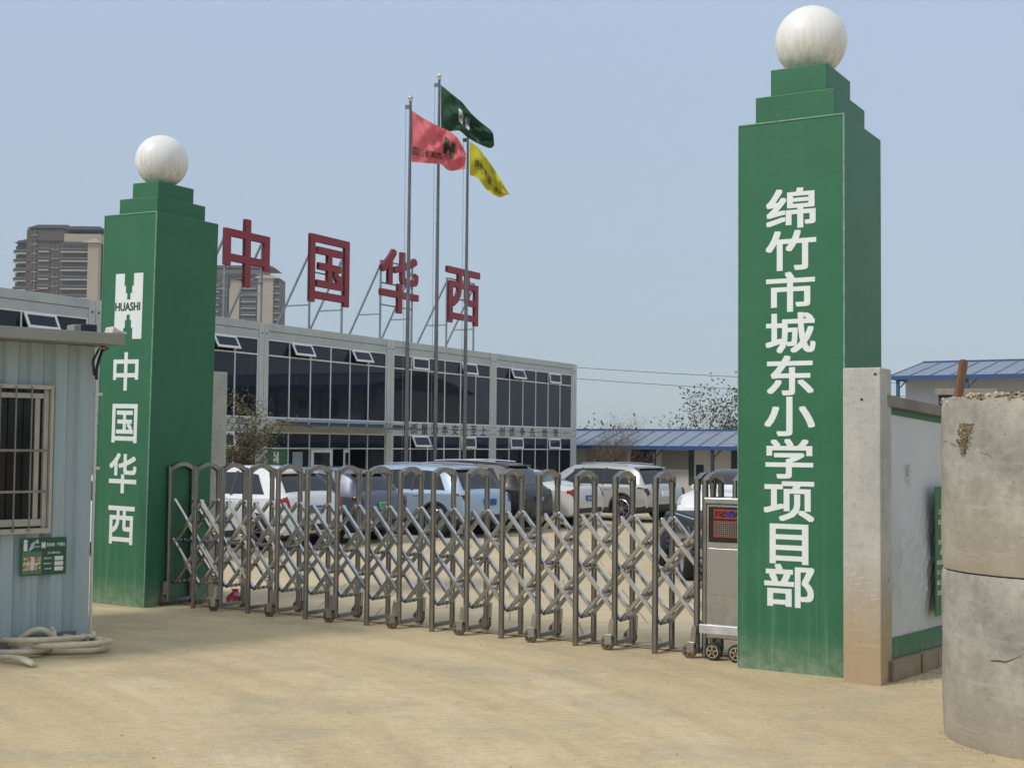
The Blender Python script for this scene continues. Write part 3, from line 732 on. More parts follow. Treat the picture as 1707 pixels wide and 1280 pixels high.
# things lying on the cabin roof
def on_roof(px, py): return G(px, py, gc.z + soff + .10)
q = on_e(118, 551)[0]; q2 = on_e(131, 551)[0]; q3 = on_e(158, 551)[0]
o = MB().box(q2, q3, -.36, -.12, soff + .101, soff + .19).build('black_box', mat_plain('black_plastic_box', (.02, .02, .022), .5), None, .012); o.location = gc; o.rotation_euler = (0, 0, GHA); tag(o, 'flat black box lying on the edge of the guard cabin roof', 'box')
o = MB().box(q, q2 - .004, -.37, -.20, soff + .101, soff + .178).build('grey_block', M('grey_block', lin((140, 138, 132)), .8), None, .01); o.location = gc; o.rotation_euler = (0, 0, GHA); tag(o, 'small grey block touching the black box on the cabin roof edge', 'block')
q = on_e(179, 550)[0]; m = MB(); m.prism([(q, soff + .113), (q + .17, soff + .113), (q + .165, soff + .13), (q + .08, soff + .15), (q + .02, soff + .185)], -.40, -.22)
o = m.build('crumpled_paper', M('pinkish_white_paper', lin((214, 200, 196)), .8, 0, .1, 20), None, .012); o.location = gc; o.rotation_euler = (0, 0, GHA); tag(o, 'crumpled whitish paper scrap on the tip of the cabin roof', 'paper')
# conduit and cable at the cabin's corner
m = MB(); m.cyl((.035, -.02, .05), (.035, -.02, soff - .35), .014, None, 10); m.box(.02, .10, -.035, -.005, soff - .50, soff - .47); m.box(.02, .09, -.035, -.005, soff - 1.25, soff - 1.22)
o = m.build('conduit', mat_plain('white_pvc', (.62, .61, .57), .4), gh)
m = MB(); m.tube([(.03, -.03, soff - .34), (.028, -.04, soff - .22), (.05, -.05, soff - .12), (.09, -.02, soff - .04), (.16, .0, soff - .012), (RX - .05, .0, soff - .004)], .016, 8)
m.tube([(.0, -.05, soff - .3), (-.02, -.06, soff - .15), (.04, -.05, soff - .03)], .012, 8)
m.build('cable', BLACK, gh)
o = MB().box(.03, RX - .04, -.10, -.06, soff - .03, soff - .012).build('batten', M('worn_batten', lin((150, 140, 124)), .8), gh)

# ================================================================== HOSE
def hose():
    rnd = random.Random(4); m = MB(); r = .027
    c = G(94, 1084); pts = []; N = 460
    ex = (G(175, 1090) - G(0, 1090)).length / 2 * 1.08
    for i in range(N):
        t = i / N * 2 * math.pi * 9.3
        a = ex * (1.02 + .10 * math.sin(.37 * t + 1) ) * (.42 + .58 * math.sin(.213 * t + .8) ** 2)
        b = .46 * (.75 + .3 * math.sin(.51 * t + 2))
        x = c.x - .14 + .20 * math.sin(.29 * t) + a * math.cos(t + .25 * math.sin(.7 * t)); y = c.y + .08 * math.cos(.43 * t) + b * math.sin(t)
        z = r + .15 * max(0, math.sin(.83 * t + 1.3 * math.cos(.31 * t))) ** 1.5 * (.6 + .4 * math.sin(t * .37)) + .016 * (i / N) * 4
        pts.append((x, y, z))
    end = G(150, 1083); pts += [(end.x - .25, end.y + .03, .14), (end.x - .08, end.y, .11), (end.x, end.y, .09)]
    P = [Vector(p) for p in pts]
    for _ in range(3): P = [P[0]] + [(P[i - 1] + P[i] * 2 + P[i + 1]) / 4 for i in range(1, len(P) - 1)] + [P[-1]]
    HM = M('dirty_cream_hose', lin((206, 196, 168)), .6, 0, .16, 10, .15)
    m.tube(P, r, 10); h = m.build('hose', HM); tag(h, 'tangled coil of thick cream hose on the ground by the guard cabin', 'hose')
    e = P[-1]; d = (P[-1] - P[-3]).normalized()
    MB().tube([e - d * .01, e + d * .004], .022, 12).build('open_end', BLACK, h)
    m = MB(); m.tube([e - d * .07, e + d * .002], .0345, 12, 0, False); m.build('end_collar', M('grey_hose_end', lin((140, 138, 130)), .6), h)
    # second short piece in front
    a = G(-10, 1103); b = G(57, 1111); Q = []
    for i in range(60):
        t = i / 59; Q.append(a.lerp(b, .5 - .5 * math.cos(t * 5.2)) + Vector((0, .06 * math.sin(t * 9), r * .8 + .035 * abs(math.sin(t * 5)))))
    for _ in range(4): Q = [Q[0]] + [(Q[i - 1] + Q[i] * 2 + Q[i + 1]) / 4 for i in range(1, 59)] + [Q[-1]]
    m = MB().tube(Q, r * .82, 10)
    o = m.build('hose', HM); tag(o, 'short twisted length of cream hose lying in front of the larger coil', 'hose')
hose()
# pink bag and little weeds at the foot of the left pillar
bp = CL + U * .62 + V * .95
m = MB(); vs = []
for k, (rr, z) in enumerate(((.07, 0), (.10, .03), (.085, .08), (.075, .11), (.03, .16), (.05, .19))):
    for j in range(14):
        t = 2 * math.pi * j / 14; q = rr * (1 + .28 * math.sin(3 * t + 1.7 * k) + .12 * math.sin(7 * t + k)); vs.append((q * math.cos(t), .8 * q * math.sin(t), z))
m.add(vs, [(k * 14 + j, k * 14 + (j + 1) % 14, (k + 1) * 14 + (j + 1) % 14, (k + 1) * 14 + j) for k in range(5) for j in range(14)], 0, True)
o = m.build('plastic_bag', M('pink_plastic', lin((196, 84, 112)), .4, 0, .2, 12)); o.location = bp; tag(o, 'small pink plastic bag dropped behind the left end of the gate', 'bag')
# ================================================================== OFFICE BUILDING
BA = math.atan2(.880, .4745); BX = Vector((math.cos(BA), math.sin(BA), 0)); BN = Vector((BX.y, -BX.x, 0))
d0 = ray(441, 538); bP = O + d0 * ((5.95 - EYE) / d0.z); bP.z = 0
def on_b(px, py):
    q = PL(px, py, bP, BN); return (q - bP).dot(BX), q.z
off = thing('office_building', 'long two-storey grey container office building with dark glass front behind the parked cars', 'office building', bP, BA)
posts = [on_b(438, 640)[0], on_b(650, 640)[0], on_b(822, 680)[0], on_b(956.5, 690)[0]]
lp0 = on_b(157, 560)[0]; bw = posts[0] - lp0
posts = [lp0 - bw, lp0] + posts
BT = 5.95; PH = .24
_, zwt = on_b(445, 565); _, ztr = on_b(445, 592); _, zwb = on_b(445, 696.5); _, zgt = on_b(441, 719.5); _, zgtr = on_b(441, 747)
xL = posts[0] - bw; xR = posts[-1] + PH
BEAM = M('grey_container_beam_paint', lin((178, 184, 180)), .55, 0, .12, .9, .05)
m = MB(); m.box(xL, xR, -.02, .14, 5.70, BT).box(xL, xR, .0, .14, zwt, 5.69)
m.build('roof_beam', BEAM, off, .012)
m = MB(); m.box(xL, xR, -.02, .14, 2.66, zwb).box(xL, xR, -.02, .14, zgt, 2.645)
m.build('floor_beam', BEAM, off, .012)
MB().box(xL, xR - .1, .14, 6.0, 5.6, BT - .06).build('roof', M('roof_sheet', (.3, .31, .31), .6), off)
MB().box(xL, xR - .1, .14, 6.0, 2.5, 2.75).build('floor_slab', M('interior_floor', (.12, .12, .11), .8), off)
MB().box(xL, xR, 6.0, 6.1, 0, BT - .1).box(xR - .1, xR - .004, .14, 6.0, 0, BT - .06).build('wall', M('interior_wall', (.16, .16, .155), .8, 0, .2, .4), off)
MB().box(xL, xR, -.01, .14, 0, .10).build('base_sill', BEAM, off)
for p in posts:
    m = MB(); m.box(p - PH, p - .008, -.035, .14, 0, BT - .002).box(p + .008, p + PH, -.035, .14, 0, BT - .002)
    o = m.build('column', PAINTW, off, .012)
    h = MB()
    for zc in (2.50, 2.78, 5.60):
        for dx in (-.12, .12): h.cyl((p + dx, -.038, zc), (p + dx, -.03, zc), .035, None, 10)
    h.build('bolt_hole', DARK, o)
CURT = [M('grey_curtain', (.26, .27, .27), .9, 0, .1, 3), M('green_grey_curtain', (.10, .15, .13), .9, 0, .1, 3), M('pale_blind', (.36, .37, .37), .8, 0, .06, 3)]
def fold_sheet(x0, x1, z0, z1, y, mat, par, name='curtain'):
    m = MB(); n = max(8, int((x1 - x0) / .035)); vs = []
    for z in (z0, z1):
        for i in range(n + 1):
            x = x0 + (x1 - x0) * i / n; vs.append((x, y + .035 * math.sin(x * 44) + .015 * math.sin(x * 17), z))
    m.add(vs, [(i, i + 1, n + 2 + i, n + 1 + i) for i in range(n)], 0, True); return m.build(name, mat, par, sharp=180)
crnd = random.Random(8)
def window(x0, x1, z0, zt, z1, hop, tilt, low_open=()):
    m = MB(); n = 6; w_ = (x1 - x0) / n; fw = .042
    m.box(x0, x1, -.0, .07, z1 - fw, z1).box(x0, x1, -.0, .07, z0, z0 + fw).box(x0, x1, .0, .07, zt - fw / 2, zt + fw / 2)
    for k in range(n + 1):
        x = x0 + k * w_
        a = min(max(x - fw / 2, x0), x1 - fw)
        for za, zb in ((z0 + fw, zt - fw / 2), (zt + fw / 2, z1 - fw)):
            if za == z0 + fw and k in low_open: continue
            m.box(a, a + fw, .002, .068, za, zb)
    wf = m.build('window', FRAMEW, off, .004)
    g = MB()
    for k in range(n):
        if k not in hop: g.box(x0 + k * w_, x0 + (k + 1) * w_, .030, .038, zt, z1)
        if not low_open or k not in (low_open[0] - 1, low_open[0]) or True:
            if low_open and k in range(low_open[0] - 1, low_open[-1] + 1): continue
            g.box(x0 + k * w_, x0 + (k + 1) * w_, .030, .038, z0, zt)
    g.build('pane', GLASS, wf)
    for k, th in zip(hop, tilt):
        xa = x0 + k * w_ + .03; xb = x0 + (k + 1) * w_ - .03; hgt = z1 - zt - .06
        s = MB(); fw2 = .075
        s.box(xa, xb, -.02, .02, -fw2, 0).box(xa, xb, -.02, .02, -hgt, -hgt + fw2).box(xa, xa + fw2, -.02, .02, -hgt + fw2, -fw2).box(xb - fw2, xb, -.02, .02, -hgt + fw2, -fw2)
        so = s.build('hopper_sash', FRAMEW, wf, .004, loc=(0, -.03, z1 - .03)); so.rotation_euler = (-R(th), 0, 0)
        s2 = MB().box(xa + fw2, xb - fw2, -.004, .004, -hgt + fw2, -fw2).build('sash_pane', GLASS, wf, loc=(0, -.03, z1 - .03)); s2.rotation_euler = (-R(th), 0, 0)
    return wf
tl = {0: (0, 26), 1: (0, 30), 2: (27, 28), 3: (3, 12), 4: (22, 6)}
for i in range(len(posts) - 1):
    a, b = posts[i] + PH, posts[i + 1] - PH
    window(a, b, zwb, ztr, zwt, (1, 4), tl[i])
    if i == 2: window(a, b, .10, zgtr, zgt, (), (), (3, 3, 4))
    else: window(a, b, .10, zgtr, zgt, (1, 4), {0: (0, 0), 1: (0, 12), 3: (24, 4), 4: (5, 6)}[i])
    for zz0, zz1 in ((2.76, zwt), (.1, zgt)):
        x = a
        while x < b - .5:
            wdt = crnd.uniform(.5, 1.3)
            if crnd.random() < (.42 if zz0 > 1 else .35) and not (i == 2 and zz0 < 1): fold_sheet(x, min(b, x + wdt), zz0, zz1, crnd.uniform(.25, .5), CURT[crnd.choice((0, 0, 1, 2))] if i >= 3 else CURT[crnd.choice((0, 1))], off)
            x += wdt
# door in bay 2 (ground floor) and the green office notice on the glass
a2, b2 = posts[2] + PH, posts[3] - PH; pw_ = (b2 - a2) / 6
def leaf(x, ang, flip):
    t = MB(); W2 = .95; h2 = zgtr - .12; f2 = .12
    s = -1 if flip else 1
    X = sorted((0, s * W2))
    t.box(X[0], X[1], -.025, .025, h2 - f2, h2).box(X[0], X[1], -.025, .025, .02, .02 + .14)
    t.box(X[0], X[0] + f2, -.025, .025, .16, h2 - f2).box(X[1] - f2, X[1], -.025, .025, .16, h2 - f2)
    o = t.build('door', FRAMEW, off, .006, loc=(x, -.03, .1)); o.rotation_euler = (0, 0, R(ang))
    g = MB().box(X[0] + f2, X[1] - f2, -.004, .004, .16, h2 - f2).build('door_pane', GLASS, o)
    MB().cyl((s * .82, -.06, .85), (s * .82, -.06, 1.25), .014, None, 8).build('handle', STEEL, o)
leaf(a2 + 2 * pw_ + .03, -14, False); leaf(a2 + 4 * pw_ - .03, 24, True)
MB().box(a2 + .02, a2 + pw_ - .02, .018, .026, .9, zgtr - .03).build('office_notice', VINYL, off)
nm = MB(); put_h(nm, a2 + .40, a2 + .66, zgtr - .50, zgtr - .12, .008, .014); put_text(nm, '办公区', a2 + .20, a2 + .86, zgtr - .80, zgtr - .60, .012, .004, .01)
nm.build('notice_lettering', WHITE, off)
MB().box(a2 + pw_ + .25, a2 + pw_ + .80, .016, .024, .5, zgtr - .12).build('paper_notice', M('pale_blue_paper', lin((150, 164, 176)), .7), off)
for k, px in enumerate((690, 707, 724, 741, 758, 774, 789, 805, 836, 853, 870, 887, 907, 926)):
    x, _ = on_b(px, 705)
    mm = MB(); put_text(mm, '质量为本安全至上创优争先创效'[k], x - .24, x + .24, 2.44, 2.84, -.026, .004, .01); mm.build('slogan_letter', mat_plain('black_ink', (.03, .03, .03), .6) if k == 0 else bpy.data.materials['black_ink'], off)
# glass entrance canopy
c0, c1 = a2 - .1 + pw_ * .5, b2 + .1
m = MB(); m.add([(c0, -.05, 2.83), (c1, -.05, 2.83), (c1, -1.5, 2.62), (c0, -1.5, 2.62), (c0, -.05, 2.80), (c1, -.05, 2.80), (c1, -1.5, 2.59), (c0, -1.5, 2.59)],
      [(0, 1, 2, 3), (7, 6, 5, 4), (0, 4, 5, 1), (1, 5, 6, 2), (2, 6, 7, 3), (3, 7, 4, 0)])
cn = m.build('canopy', mat_glass('canopy_glass', (.16, .17, .18), .8), off)
m = MB()
for k in range(5):
    x = c0 + (c1 - c0) * k / 4; m.bar((x, -.05, 2.78), (x, -1.48, 2.57), .05, .05)
m.bar((c0, -1.48, 2.57), (c1, -1.48, 2.57), .05, .05); m.build('canopy_bracket', STEEL_D, cn)
# wooden-brown building and others seen in the glass: the site housing opposite (also stands right of the frame)

# ================================================================== ROOFTOP CHARACTERS
RED = M('dark_red_sign_face', lin((142, 34, 46)), .45, 0, .10, 3)
REDS = M('dull_red_sign_return', lin((96, 34, 44)), .5, 0, .15, 4)
GALV = M('galvanised_square_tube', lin((128, 134, 140)), .5, .5, .2, 5)
def roof_letter(ch, x0, x1, y0, y1, word, feet):
    P0 = bP - BN * .30
    def at(px, py):
        q = PL(px, py, P0, BN); return (q - P0).dot(BX), q.z
    xm, ym = (x0 + x1) / 2, (y0 + y1) / 2
    a, _ = at(x0, ym); b, _ = at(x1, ym); _, zt = at(xm, y0); _, zb = at(xm, y1)
    org = P0 + BX * ((a + b) / 2); org.z = BT
    t = thing('rooftop_character', word, 'rooftop sign', org, BA, 'red characters standing on the office roof')
    hw = (b - a) / 2
    m = MB(); vs, fs, gx0, gx1, gy0, gy1 = glyph(ch, 0, .02); e = .016
    gx0 -= e; gx1 += e; gy0 -= e; gy1 += e
    for k, (ox, oz) in enumerate(FAT):
        m.add([((v.x + ox * e - gx0) / (gx1 - gx0) * 2 * hw - hw, -v.z / .02 * (.05 + .003 * k) - .075, zb - BT + (v.y + oz * e - gy0) / (gy1 - gy0) * (zt - zb)) for v in vs], fs)
    o = m.build('character_body', [RED, REDS], t)
    for p in o.data.polygons:
        if abs(p.normal.y) < .5: p.material_index = 1
    fr = MB(); sp = hw * .82
    top = zb - BT + (zt - zb) * .80
    for x in (-sp, sp):
        fr.bar((x, .045, .0), (x, .045, top), .06, .06, (0, 1, 0))
        fr.bar((x, .07, top - .2), (x, 1.55, .0), .055, .055)
        fr.bar((x, .07, (zb - BT) * .9), (x, 1.55 - 1.48 * (zb - BT) * .9 / max(top - .2, .1), (zb - BT) * .9), .045, .045)
        fr.box(x - .08, x + .08, -.03, .12, -.0, .015)
    for q in (.12, .5, .88):
        z = zb - BT + (zt - zb) * q * .9
        fr.bar((-sp, .05, z), (sp, .05, z), .045, .045)
    fr.build('support_frame', GALV, t)
roof_letter('中', 370, 445, 366, 480, 'red rooftop character with a tall central stroke, the one nearest the left green pillar', 1)
roof_letter('国', 512, 578, 396, 508, 'red rooftop character boxed in by a closed square outline', 1)
roof_letter('华', 630, 694, 418, 523, 'red rooftop character with a cross below two slanting strokes', 1)
roof_letter('西', 741, 796, 449, 541, 'red rooftop character with a flat top bar, behind the tallest flagpole', 1)

# ================================================================== FLAGPOLES AND FLAGS
def flagpole(px, ytop, Y, label):
    p = D(px, ytop, Y); q = Vector((p.x, p.y, 0))
    t = thing('flagpole', label, 'flagpole', q, 0, 'stainless steel flagpoles in the yard')
    MB().tube([(0, 0, 0), (0, 0, p.z * .5), (0, 0, p.z)], [.062, .05, .034], 16).build('pole', mat_steel('pole_steel', (.22, .21, .20), .25) if 'pole_steel' not in bpy.data.materials else bpy.data.materials['pole_steel'], t)
    m = MB(); m.lathe([(.001, -.075), (.05, -.05), (.07, 0), (.05, .05), (.001, .075)], (0, 0, p.z + .07), 16); m.cyl((0, 0, p.z - .03), (0, 0, p.z + .02), .05, None, 12)
    m.build('finial', STEEL_P, t)
    m = MB(); m.box(-.14, -.02, -.02, .02, p.z - .22, p.z - .12); m.cyl((-.12, 0, p.z - .22), (-.10, 0, 1.2), .006, None, 5); m.build('halyard', STEEL_D, t)
    return q
fpA = flagpole(684.5, 168, 34.0, 'flagpole carrying the pink-red flag, leftmost and nearest of the three')
fpB = flagpole(732.5, 132, 35.6, 'tallest flagpole, in the middle, carrying the dark green flag')
fpC = flagpole(780, 224, 37.2, 'flagpole carrying the yellow flag, rightmost of the three')
def flag(name, label, Y, top, bot, mat, folds, deco):
    """top / bot: pixel polylines from hoist to fly end, turned into a cloth at distance Y with real folds in depth"""
    def pl(pts, s):
        L = [0]
        for a, b in zip(pts[:-1], pts[1:]): L.append(L[-1] + math.hypot(b[0] - a[0], b[1] - a[1]))
        t = s * L[-1]
        for i in range(len(pts) - 1):
            if t <= L[i + 1] + 1e-9:
                k = (t - L[i]) / max(L[i + 1] - L[i], 1e-9); return pts[i][0] + (pts[i + 1][0] - pts[i][0]) * k, pts[i][1] + (pts[i + 1][1] - pts[i][1]) * k
        return pts[-1]
    def sm(pts, s):
        e = .05; ws = [(-1, .25), (0, .5), (1, .25)] if e < s < 1 - e else [(0, 1)]
        return tuple(sum(w_ * pl(pts, s + k * e)[c] for k, w_ in ws) for c in (0, 1))
    org = D(top[0][0], top[0][1], Y)
    def surf(s, t):                                  # s hoist->fly, t bottom->top
        a = sm(bot, s); b = sm(top, s)
        dep = sum(A * math.sin(fs * s + ft * t + ph) * min(1, s * 3) for A, fs, ft, ph in folds)
        p = D(a[0] + (b[0] - a[0]) * t, a[1] + (b[1] - a[1]) * t, Y + dep)
        return p - org
    nx, ny = 60, 40; m = MB()
    vs = [surf(i / nx, j / ny) for j in range(ny + 1) for i in range(nx + 1)]
    m.add(vs, [(j * (nx + 1) + i, j * (nx + 1) + i + 1, (j + 1) * (nx + 1) + i + 1, (j + 1) * (nx + 1) + i) for j in range(ny) for i in range(nx)], 0, True)
    o = m.build(name, mat, None, sharp=180); o.location = org
    tag(o, label, 'flag', 'flags flying on the flagpoles')
    for txt, s0, s1, t0, t1, mt, nm in deco:
        g = MB()
        if txt == 'H': put_h(g, 0, 1, 0, 1, 0, .0001)
        else: put_text(g, txt, 0, 1, 0, 1, 0, .0001, .012)
        bm = bmesh.new(); vv = [bm.verts.new(v) for v in g.v]
        for f in g.f:
            try: bm.faces.new([vv[i] for i in f])
            except Exception: pass
        bmesh.ops.triangulate(bm, faces=bm.faces); bmesh.ops.subdivide_edges(bm, edges=[e for e in bm.edges if e.calc_length() > .10], cuts=3, use_grid_fill=True)
        bmesh.ops.triangulate(bm, faces=bm.faces)
        for v in bm.verts:
            s = s0 + (s1 - s0) * v.co.x; t = t0 + (t1 - t0) * v.co.z; s = min(max(s, 0), 1); t = min(max(t, 0), 1)
            q = surf(s, t); v.co = q + (O - (q + org)).normalized() * (.06 if txt != 'HUASHI' else .09)
        me = bpy.data.meshes.new(nm); bm.to_mesh(me); bm.free(); me.materials.append(mt)
        k = bpy.data.objects.new(nm, me); COL.objects.link(k); k.parent = o
def cloth(name, c, tr=.35):
    b = NB(name); n = b.noise(b.coord(), 3, 5); b.color(b.mix(n, mul(c, .85), mul(c, 1.12))); b.set(Roughness=.75, Specular_IOR_Level=.2)
    tl_ = b.n('ShaderNodeBsdfTranslucent'); tl_.inputs[0].default_value = tuple(mul(c, 1.1)) + (1,); mx = b.n('ShaderNodeMixShader'); mx.inputs[0].default_value = tr
    out = [x for x in b.t.nodes if x.type == 'OUTPUT_MATERIAL'][0]
    b.l(b.b.outputs[0], mx.inputs[1]); b.l(tl_.outputs[0], mx.inputs[2]); b.l(mx.outputs[0], out.inputs[0]); return b.m
INK = mat_plain('olive_flag_ink', lin((84, 74, 62)), .8); INKG = mat_plain('green_flag_ink', lin((70, 96, 72)), .8); FW_ = mat_plain('flag_white_ink', lin((206, 212, 206)), .8)
flag('red_flag', 'faded pink-red flag with green stepped emblem and a row of characters', 34.0,
     [(686, 184), (700, 194), (731, 211), (752, 220), (763, 230), (772, 245), (777, 257)], [(686, 270), (705, 272), (737, 274), (742, 281), (750, 286), (762, 284), (775, 282)],
     cloth('faded_red_cloth', lin((228, 128, 134))), ((.20, 9, 4, .5), (.16, 17, -9, 1), (.07, 30, 14, 2)), (('四川省第四', .02, .52, .13, .32, INK, 'lettering'), ('H', .54, .74, .34, .80, INKG, 'emblem')))
flag('green_flag', 'dark green flag with white stepped emblem, the highest of the flags', 35.6,
     [(735, 142), (752, 156), (770, 170), (786, 190), (800, 203), (812, 212), (822, 220), (823, 230)], [(735, 216), (748, 220), (766, 217), (778, 229), (793, 238), (806, 244), (819, 249), (824, 242)],
     cloth('dark_green_cloth', lin((54, 88, 66)), .3), ((.22, 8, 5, 0), (.18, 15, -11, .6), (.07, 28, 16, 2)), (('H', .30, .52, .28, .72, FW_, 'emblem'), ('HUASHI', .29, .53, .43, .52, DKGREEN, 'emblem_lettering'), ('华西', .52, .70, .10, .26, FW_, 'lettering')))
flag('yellow_flag', 'drooping yellow flag with dark characters', 37.2,
     [(783, 236), (794, 243), (806, 257), (817, 272), (831, 293), (843, 315), (850, 325)], [(783, 292), (797, 297), (803, 306), (812, 318), (823, 325), (834, 330), (846, 324)],
     cloth('yellow_cloth', lin((206, 198, 60)), .3), ((.20, 8, 4, .4), (.12, 14, -8, 1.5), (.05, 26, 15, 0)), (('绵竹市城', .10, .56, .28, .62, INK, 'lettering'), ('东小', .66, .86, .18, .46, INK, 'lettering')))
# ================================================================== BLUE-ROOFED PREFABS
ROOFB = M('blue_steel_roof', lin((124, 134, 148)), .45, 0, .12, 2); TRIMB = M('deep_blue_trim', lin((48, 78, 128)), .45, 0, .1, 3)
PWALL = M('white_sandwich_panel', lin((190, 190, 186)), .6, 0, .08, 1.5); DPOST = M('dark_steel_post', lin((52, 56, 64)), .5, 0, .1, 4)
def prefab(label, org, L, w, ze, zr, wall_in, post_col, louvers):
    t = thing('prefab_hut', label, 'prefab hut', org, UA, 'blue-roofed prefab huts')
    m = MB(); th = .06; e = -.15
    m.add([(0, 0, ze), (L, 0, ze), (L, w, zr), (0, w, zr), (0, 2 * w, ze), (L, 2 * w, ze)], [(0, 1, 2, 3), (3, 2, 5, 4)])
    m.add([(0, 0, ze - th), (L, 0, ze - th), (L, w, zr - th), (0, w, zr - th), (0, 2 * w, ze - th), (L, 2 * w, ze - th)], [(0, 3, 2, 1), (3, 4, 5, 2)])
    r = m.build('roof', ROOFB, t)
    s = MB(); k = 0
    x = .0
    while x < L:
        s.bar((x + .02, 0, ze + .015), (x + .02, w, zr + .015), .035, .05, (0, 0, 1)); x += .45 if L < 20 else .9
    s.build('standing_seam', ROOFB, r)
    s = MB(); s.box(0, L, -.03, .03, ze - .17, ze + .01); s.box(0, L, w - .12, w + .12, zr - .01, zr + .06); s.box(-.03, .0, 0, 2 * w, ze - .14, ze - .0)
    s.build('eave_trim', TRIMB, t)
    m = MB(); m.box(.4, L - .4, wall_in, wall_in + .1, 0, ze + .1 * wall_in); m.box(.4, .5, wall_in + .1, 2 * w - .5, 0, ze); m.box(L - .5, L - .4, wall_in + .1, 2 * w - .5, 0, ze)
    wl = m.build('wall', PWALL, t)
    x = .35
    while x < L:
        p = MB().box(x - .07, x + .07, .12, .26, 0, ze - .05); p.bar((x, .19, ze - .6), (x + .5, .19, ze - .1), .05, .05, (0, 1, 0)); p.build('post', post_col, t); x += 3.0
    for x0, x1, z0, z1, kind in louvers:
        if kind == 'louver':
            m = MB()
            for k in range(int((z1 - z0) / .09)): m.bar((x0, wall_in - .03, z0 + k * .09), (x1, wall_in - .03, z0 + k * .09), .05, .06)
            m.build('louver', M('beige_grey_louver', lin((132, 130, 120)), .7) if 'beige_grey_louver' not in bpy.data.materials else bpy.data.materials['beige_grey_louver'], t)
        elif kind == 'door': MB().box(x0, x1, wall_in - .02, wall_in - .004, z0, z1).build('door', DARK, t)
        else:
            f = MB().box(x0, x1, wall_in - .03, wall_in - .004, z0, z1).build('window', mat_plain('dim_window_glass', (.05, .06, .065), .1) if 'dim_window_glass' not in bpy.data.materials else bpy.data.materials['dim_window_glass'], t)
    return t
e0 = D(985, 745.5, 66); e0s = Vector((e0.x, e0.y, 0)) - U * 6.0
prefab('long low hut with pale blue metal roof and dark posts, beyond the parked cars', e0s, 30, 3.1, 2.08, 2.88, 1.2, DPOST,
       [(5.2, 7.4, .9, 1.95, 'louver'), (7.6, 8.8, .0, 1.95, 'door'), (9.3, 10.7, 1.0, 1.95, 'louver'), (10.72, 11.0, .2, 1.9, 'window'), (11.1, 11.5, 0, 1.2, 'door'), (12.9, 13.6, .2, 1.9, 'window'), (14.0, 14.9, .2, 1.1, 'window'), (16.2, 17.4, .7, 1.9, 'louver'), (20, 22, .9, 1.9, 'window')])
s0 = D(1482, 628, 60)
prefab('taller two-storey hut with blue metal roof and white walls at the right edge', Vector((s0.x, s0.y, 0)), 46, 6.3, 5.32, 6.3, 1.3, M('blue_steel_post', lin((50, 82, 116)), .5),
       [(2.9, 3.6, 3.6, 4.6, 'window'), (5.0, 5.6, 4.1, 4.6, 'window')] + [(9 + 4 * k, 11 + 4 * k, 3.4, 4.7, 'window') for k in range(8)] + [(3 + 4 * k, 5 + 4 * k, .8, 2.2, 'window') for k in range(10)])

# ================================================================== APARTMENT TOWERS
TBEI = M('beige_tower_render', lin((168, 156, 138)), .8, 0, .08, .2); TDK = M('brown_grey_tower_cladding', lin((86, 78, 72)), .8, 0, .1, .2); TROOF = M('dark_tower_roof', lin((44, 44, 46)), .7)
TWIN = mat_plain('tower_window_glass', (.04, .045, .05), .15); TSLAB = M('pale_balcony_slab', lin((176, 168, 152)), .8)
def tower(label, Y, px0, floor_px, spec):
    k = Y / F * math.hypot(1, 0); org = D(px0 - (9 if px0 < 200 else 6), 735, Y); org.z = 0
    t = thing('apartment_tower', label, 'apartment tower', org, 0, 'apartment towers far behind the office')
    X = lambda px: (px - px0) * k
    Z = lambda py: EYE + (736 - py) * k
    fh = floor_px * k
    winm = {}; balm = {}
    for kind, a, b, top, y0, mat in spec:
        x0, x1, zt = X(a), X(b), Z(top)
        if kind == 'wall':
            MB().box(x0, x1, y0, y0 + 16, 0, zt).build('wall', mat, t)
        elif kind == 'roof':
            m = MB(); ov = 1.0
            m.add([(x0 - ov, y0 - ov, zt - 1.0), (x1 + ov, y0 - ov, zt - 1.0), (x1 + ov, y0 + 17, zt - 1.0), (x0 - ov, y0 + 17, zt - 1.0), (x0 + 1.5, y0 + 2, zt + .6), (x1 - 1.5, y0 + 2, zt + .6), (x1 - 1.5, y0 + 14, zt + .6), (x0 + 1.5, y0 + 14, zt + .6)],
                  [(0, 1, 5, 4), (1, 2, 6, 5), (2, 3, 7, 6), (3, 0, 4, 7), (4, 5, 6, 7), (3, 2, 1, 0)])
            m.build('roof', mat, t)
        elif kind in ('win', 'balcony'):
            z = zt - fh
            while z > Z(545 if px0 < 200 else 560):
                key = (kind, round(x1 - x0, 2), mat.name)
                if kind == 'win':
                    if key not in winm:
                        m = MB().box(0, x1 - x0, -.12, -.02, .75, fh - .6); m.box((x1 - x0) / 2 - .05, (x1 - x0) / 2 + .05, -.18, -.121, .75, fh - .6, 1); m.box(-.15, x1 - x0 + .15, -.3, -.02, .55, .74, 1)
                        o = m.build('window', [TWIN, TSLAB], t); winm[key] = o
                    else: o = winm[key].copy(); COL.objects.link(o)
                else:
                    if key not in balm:
                        m = MB().box(0, x1 - x0, -1.5, -.02, -.28, .10, 0)
                        m.box(.05, x1 - x0 - .05, -1.45, -1.38, .10, .95, 2); m.box(0, x1 - x0, -1.5, -1.36, .96, 1.06, 0)
                        m.box(.3, x1 - x0 - .3, -.10, -.021, .12, fh - .5, 1)
                        o = m.build('balcony', [TSLAB, TWIN, mat], t); balm[key] = o
                    else: o = balm[key].copy(); COL.objects.link(o)
                o.location = (x0, y0, z); z -= fh
    return t
RAIL = M('smoky_balcony_rail', lin((58, 58, 60)), .5)
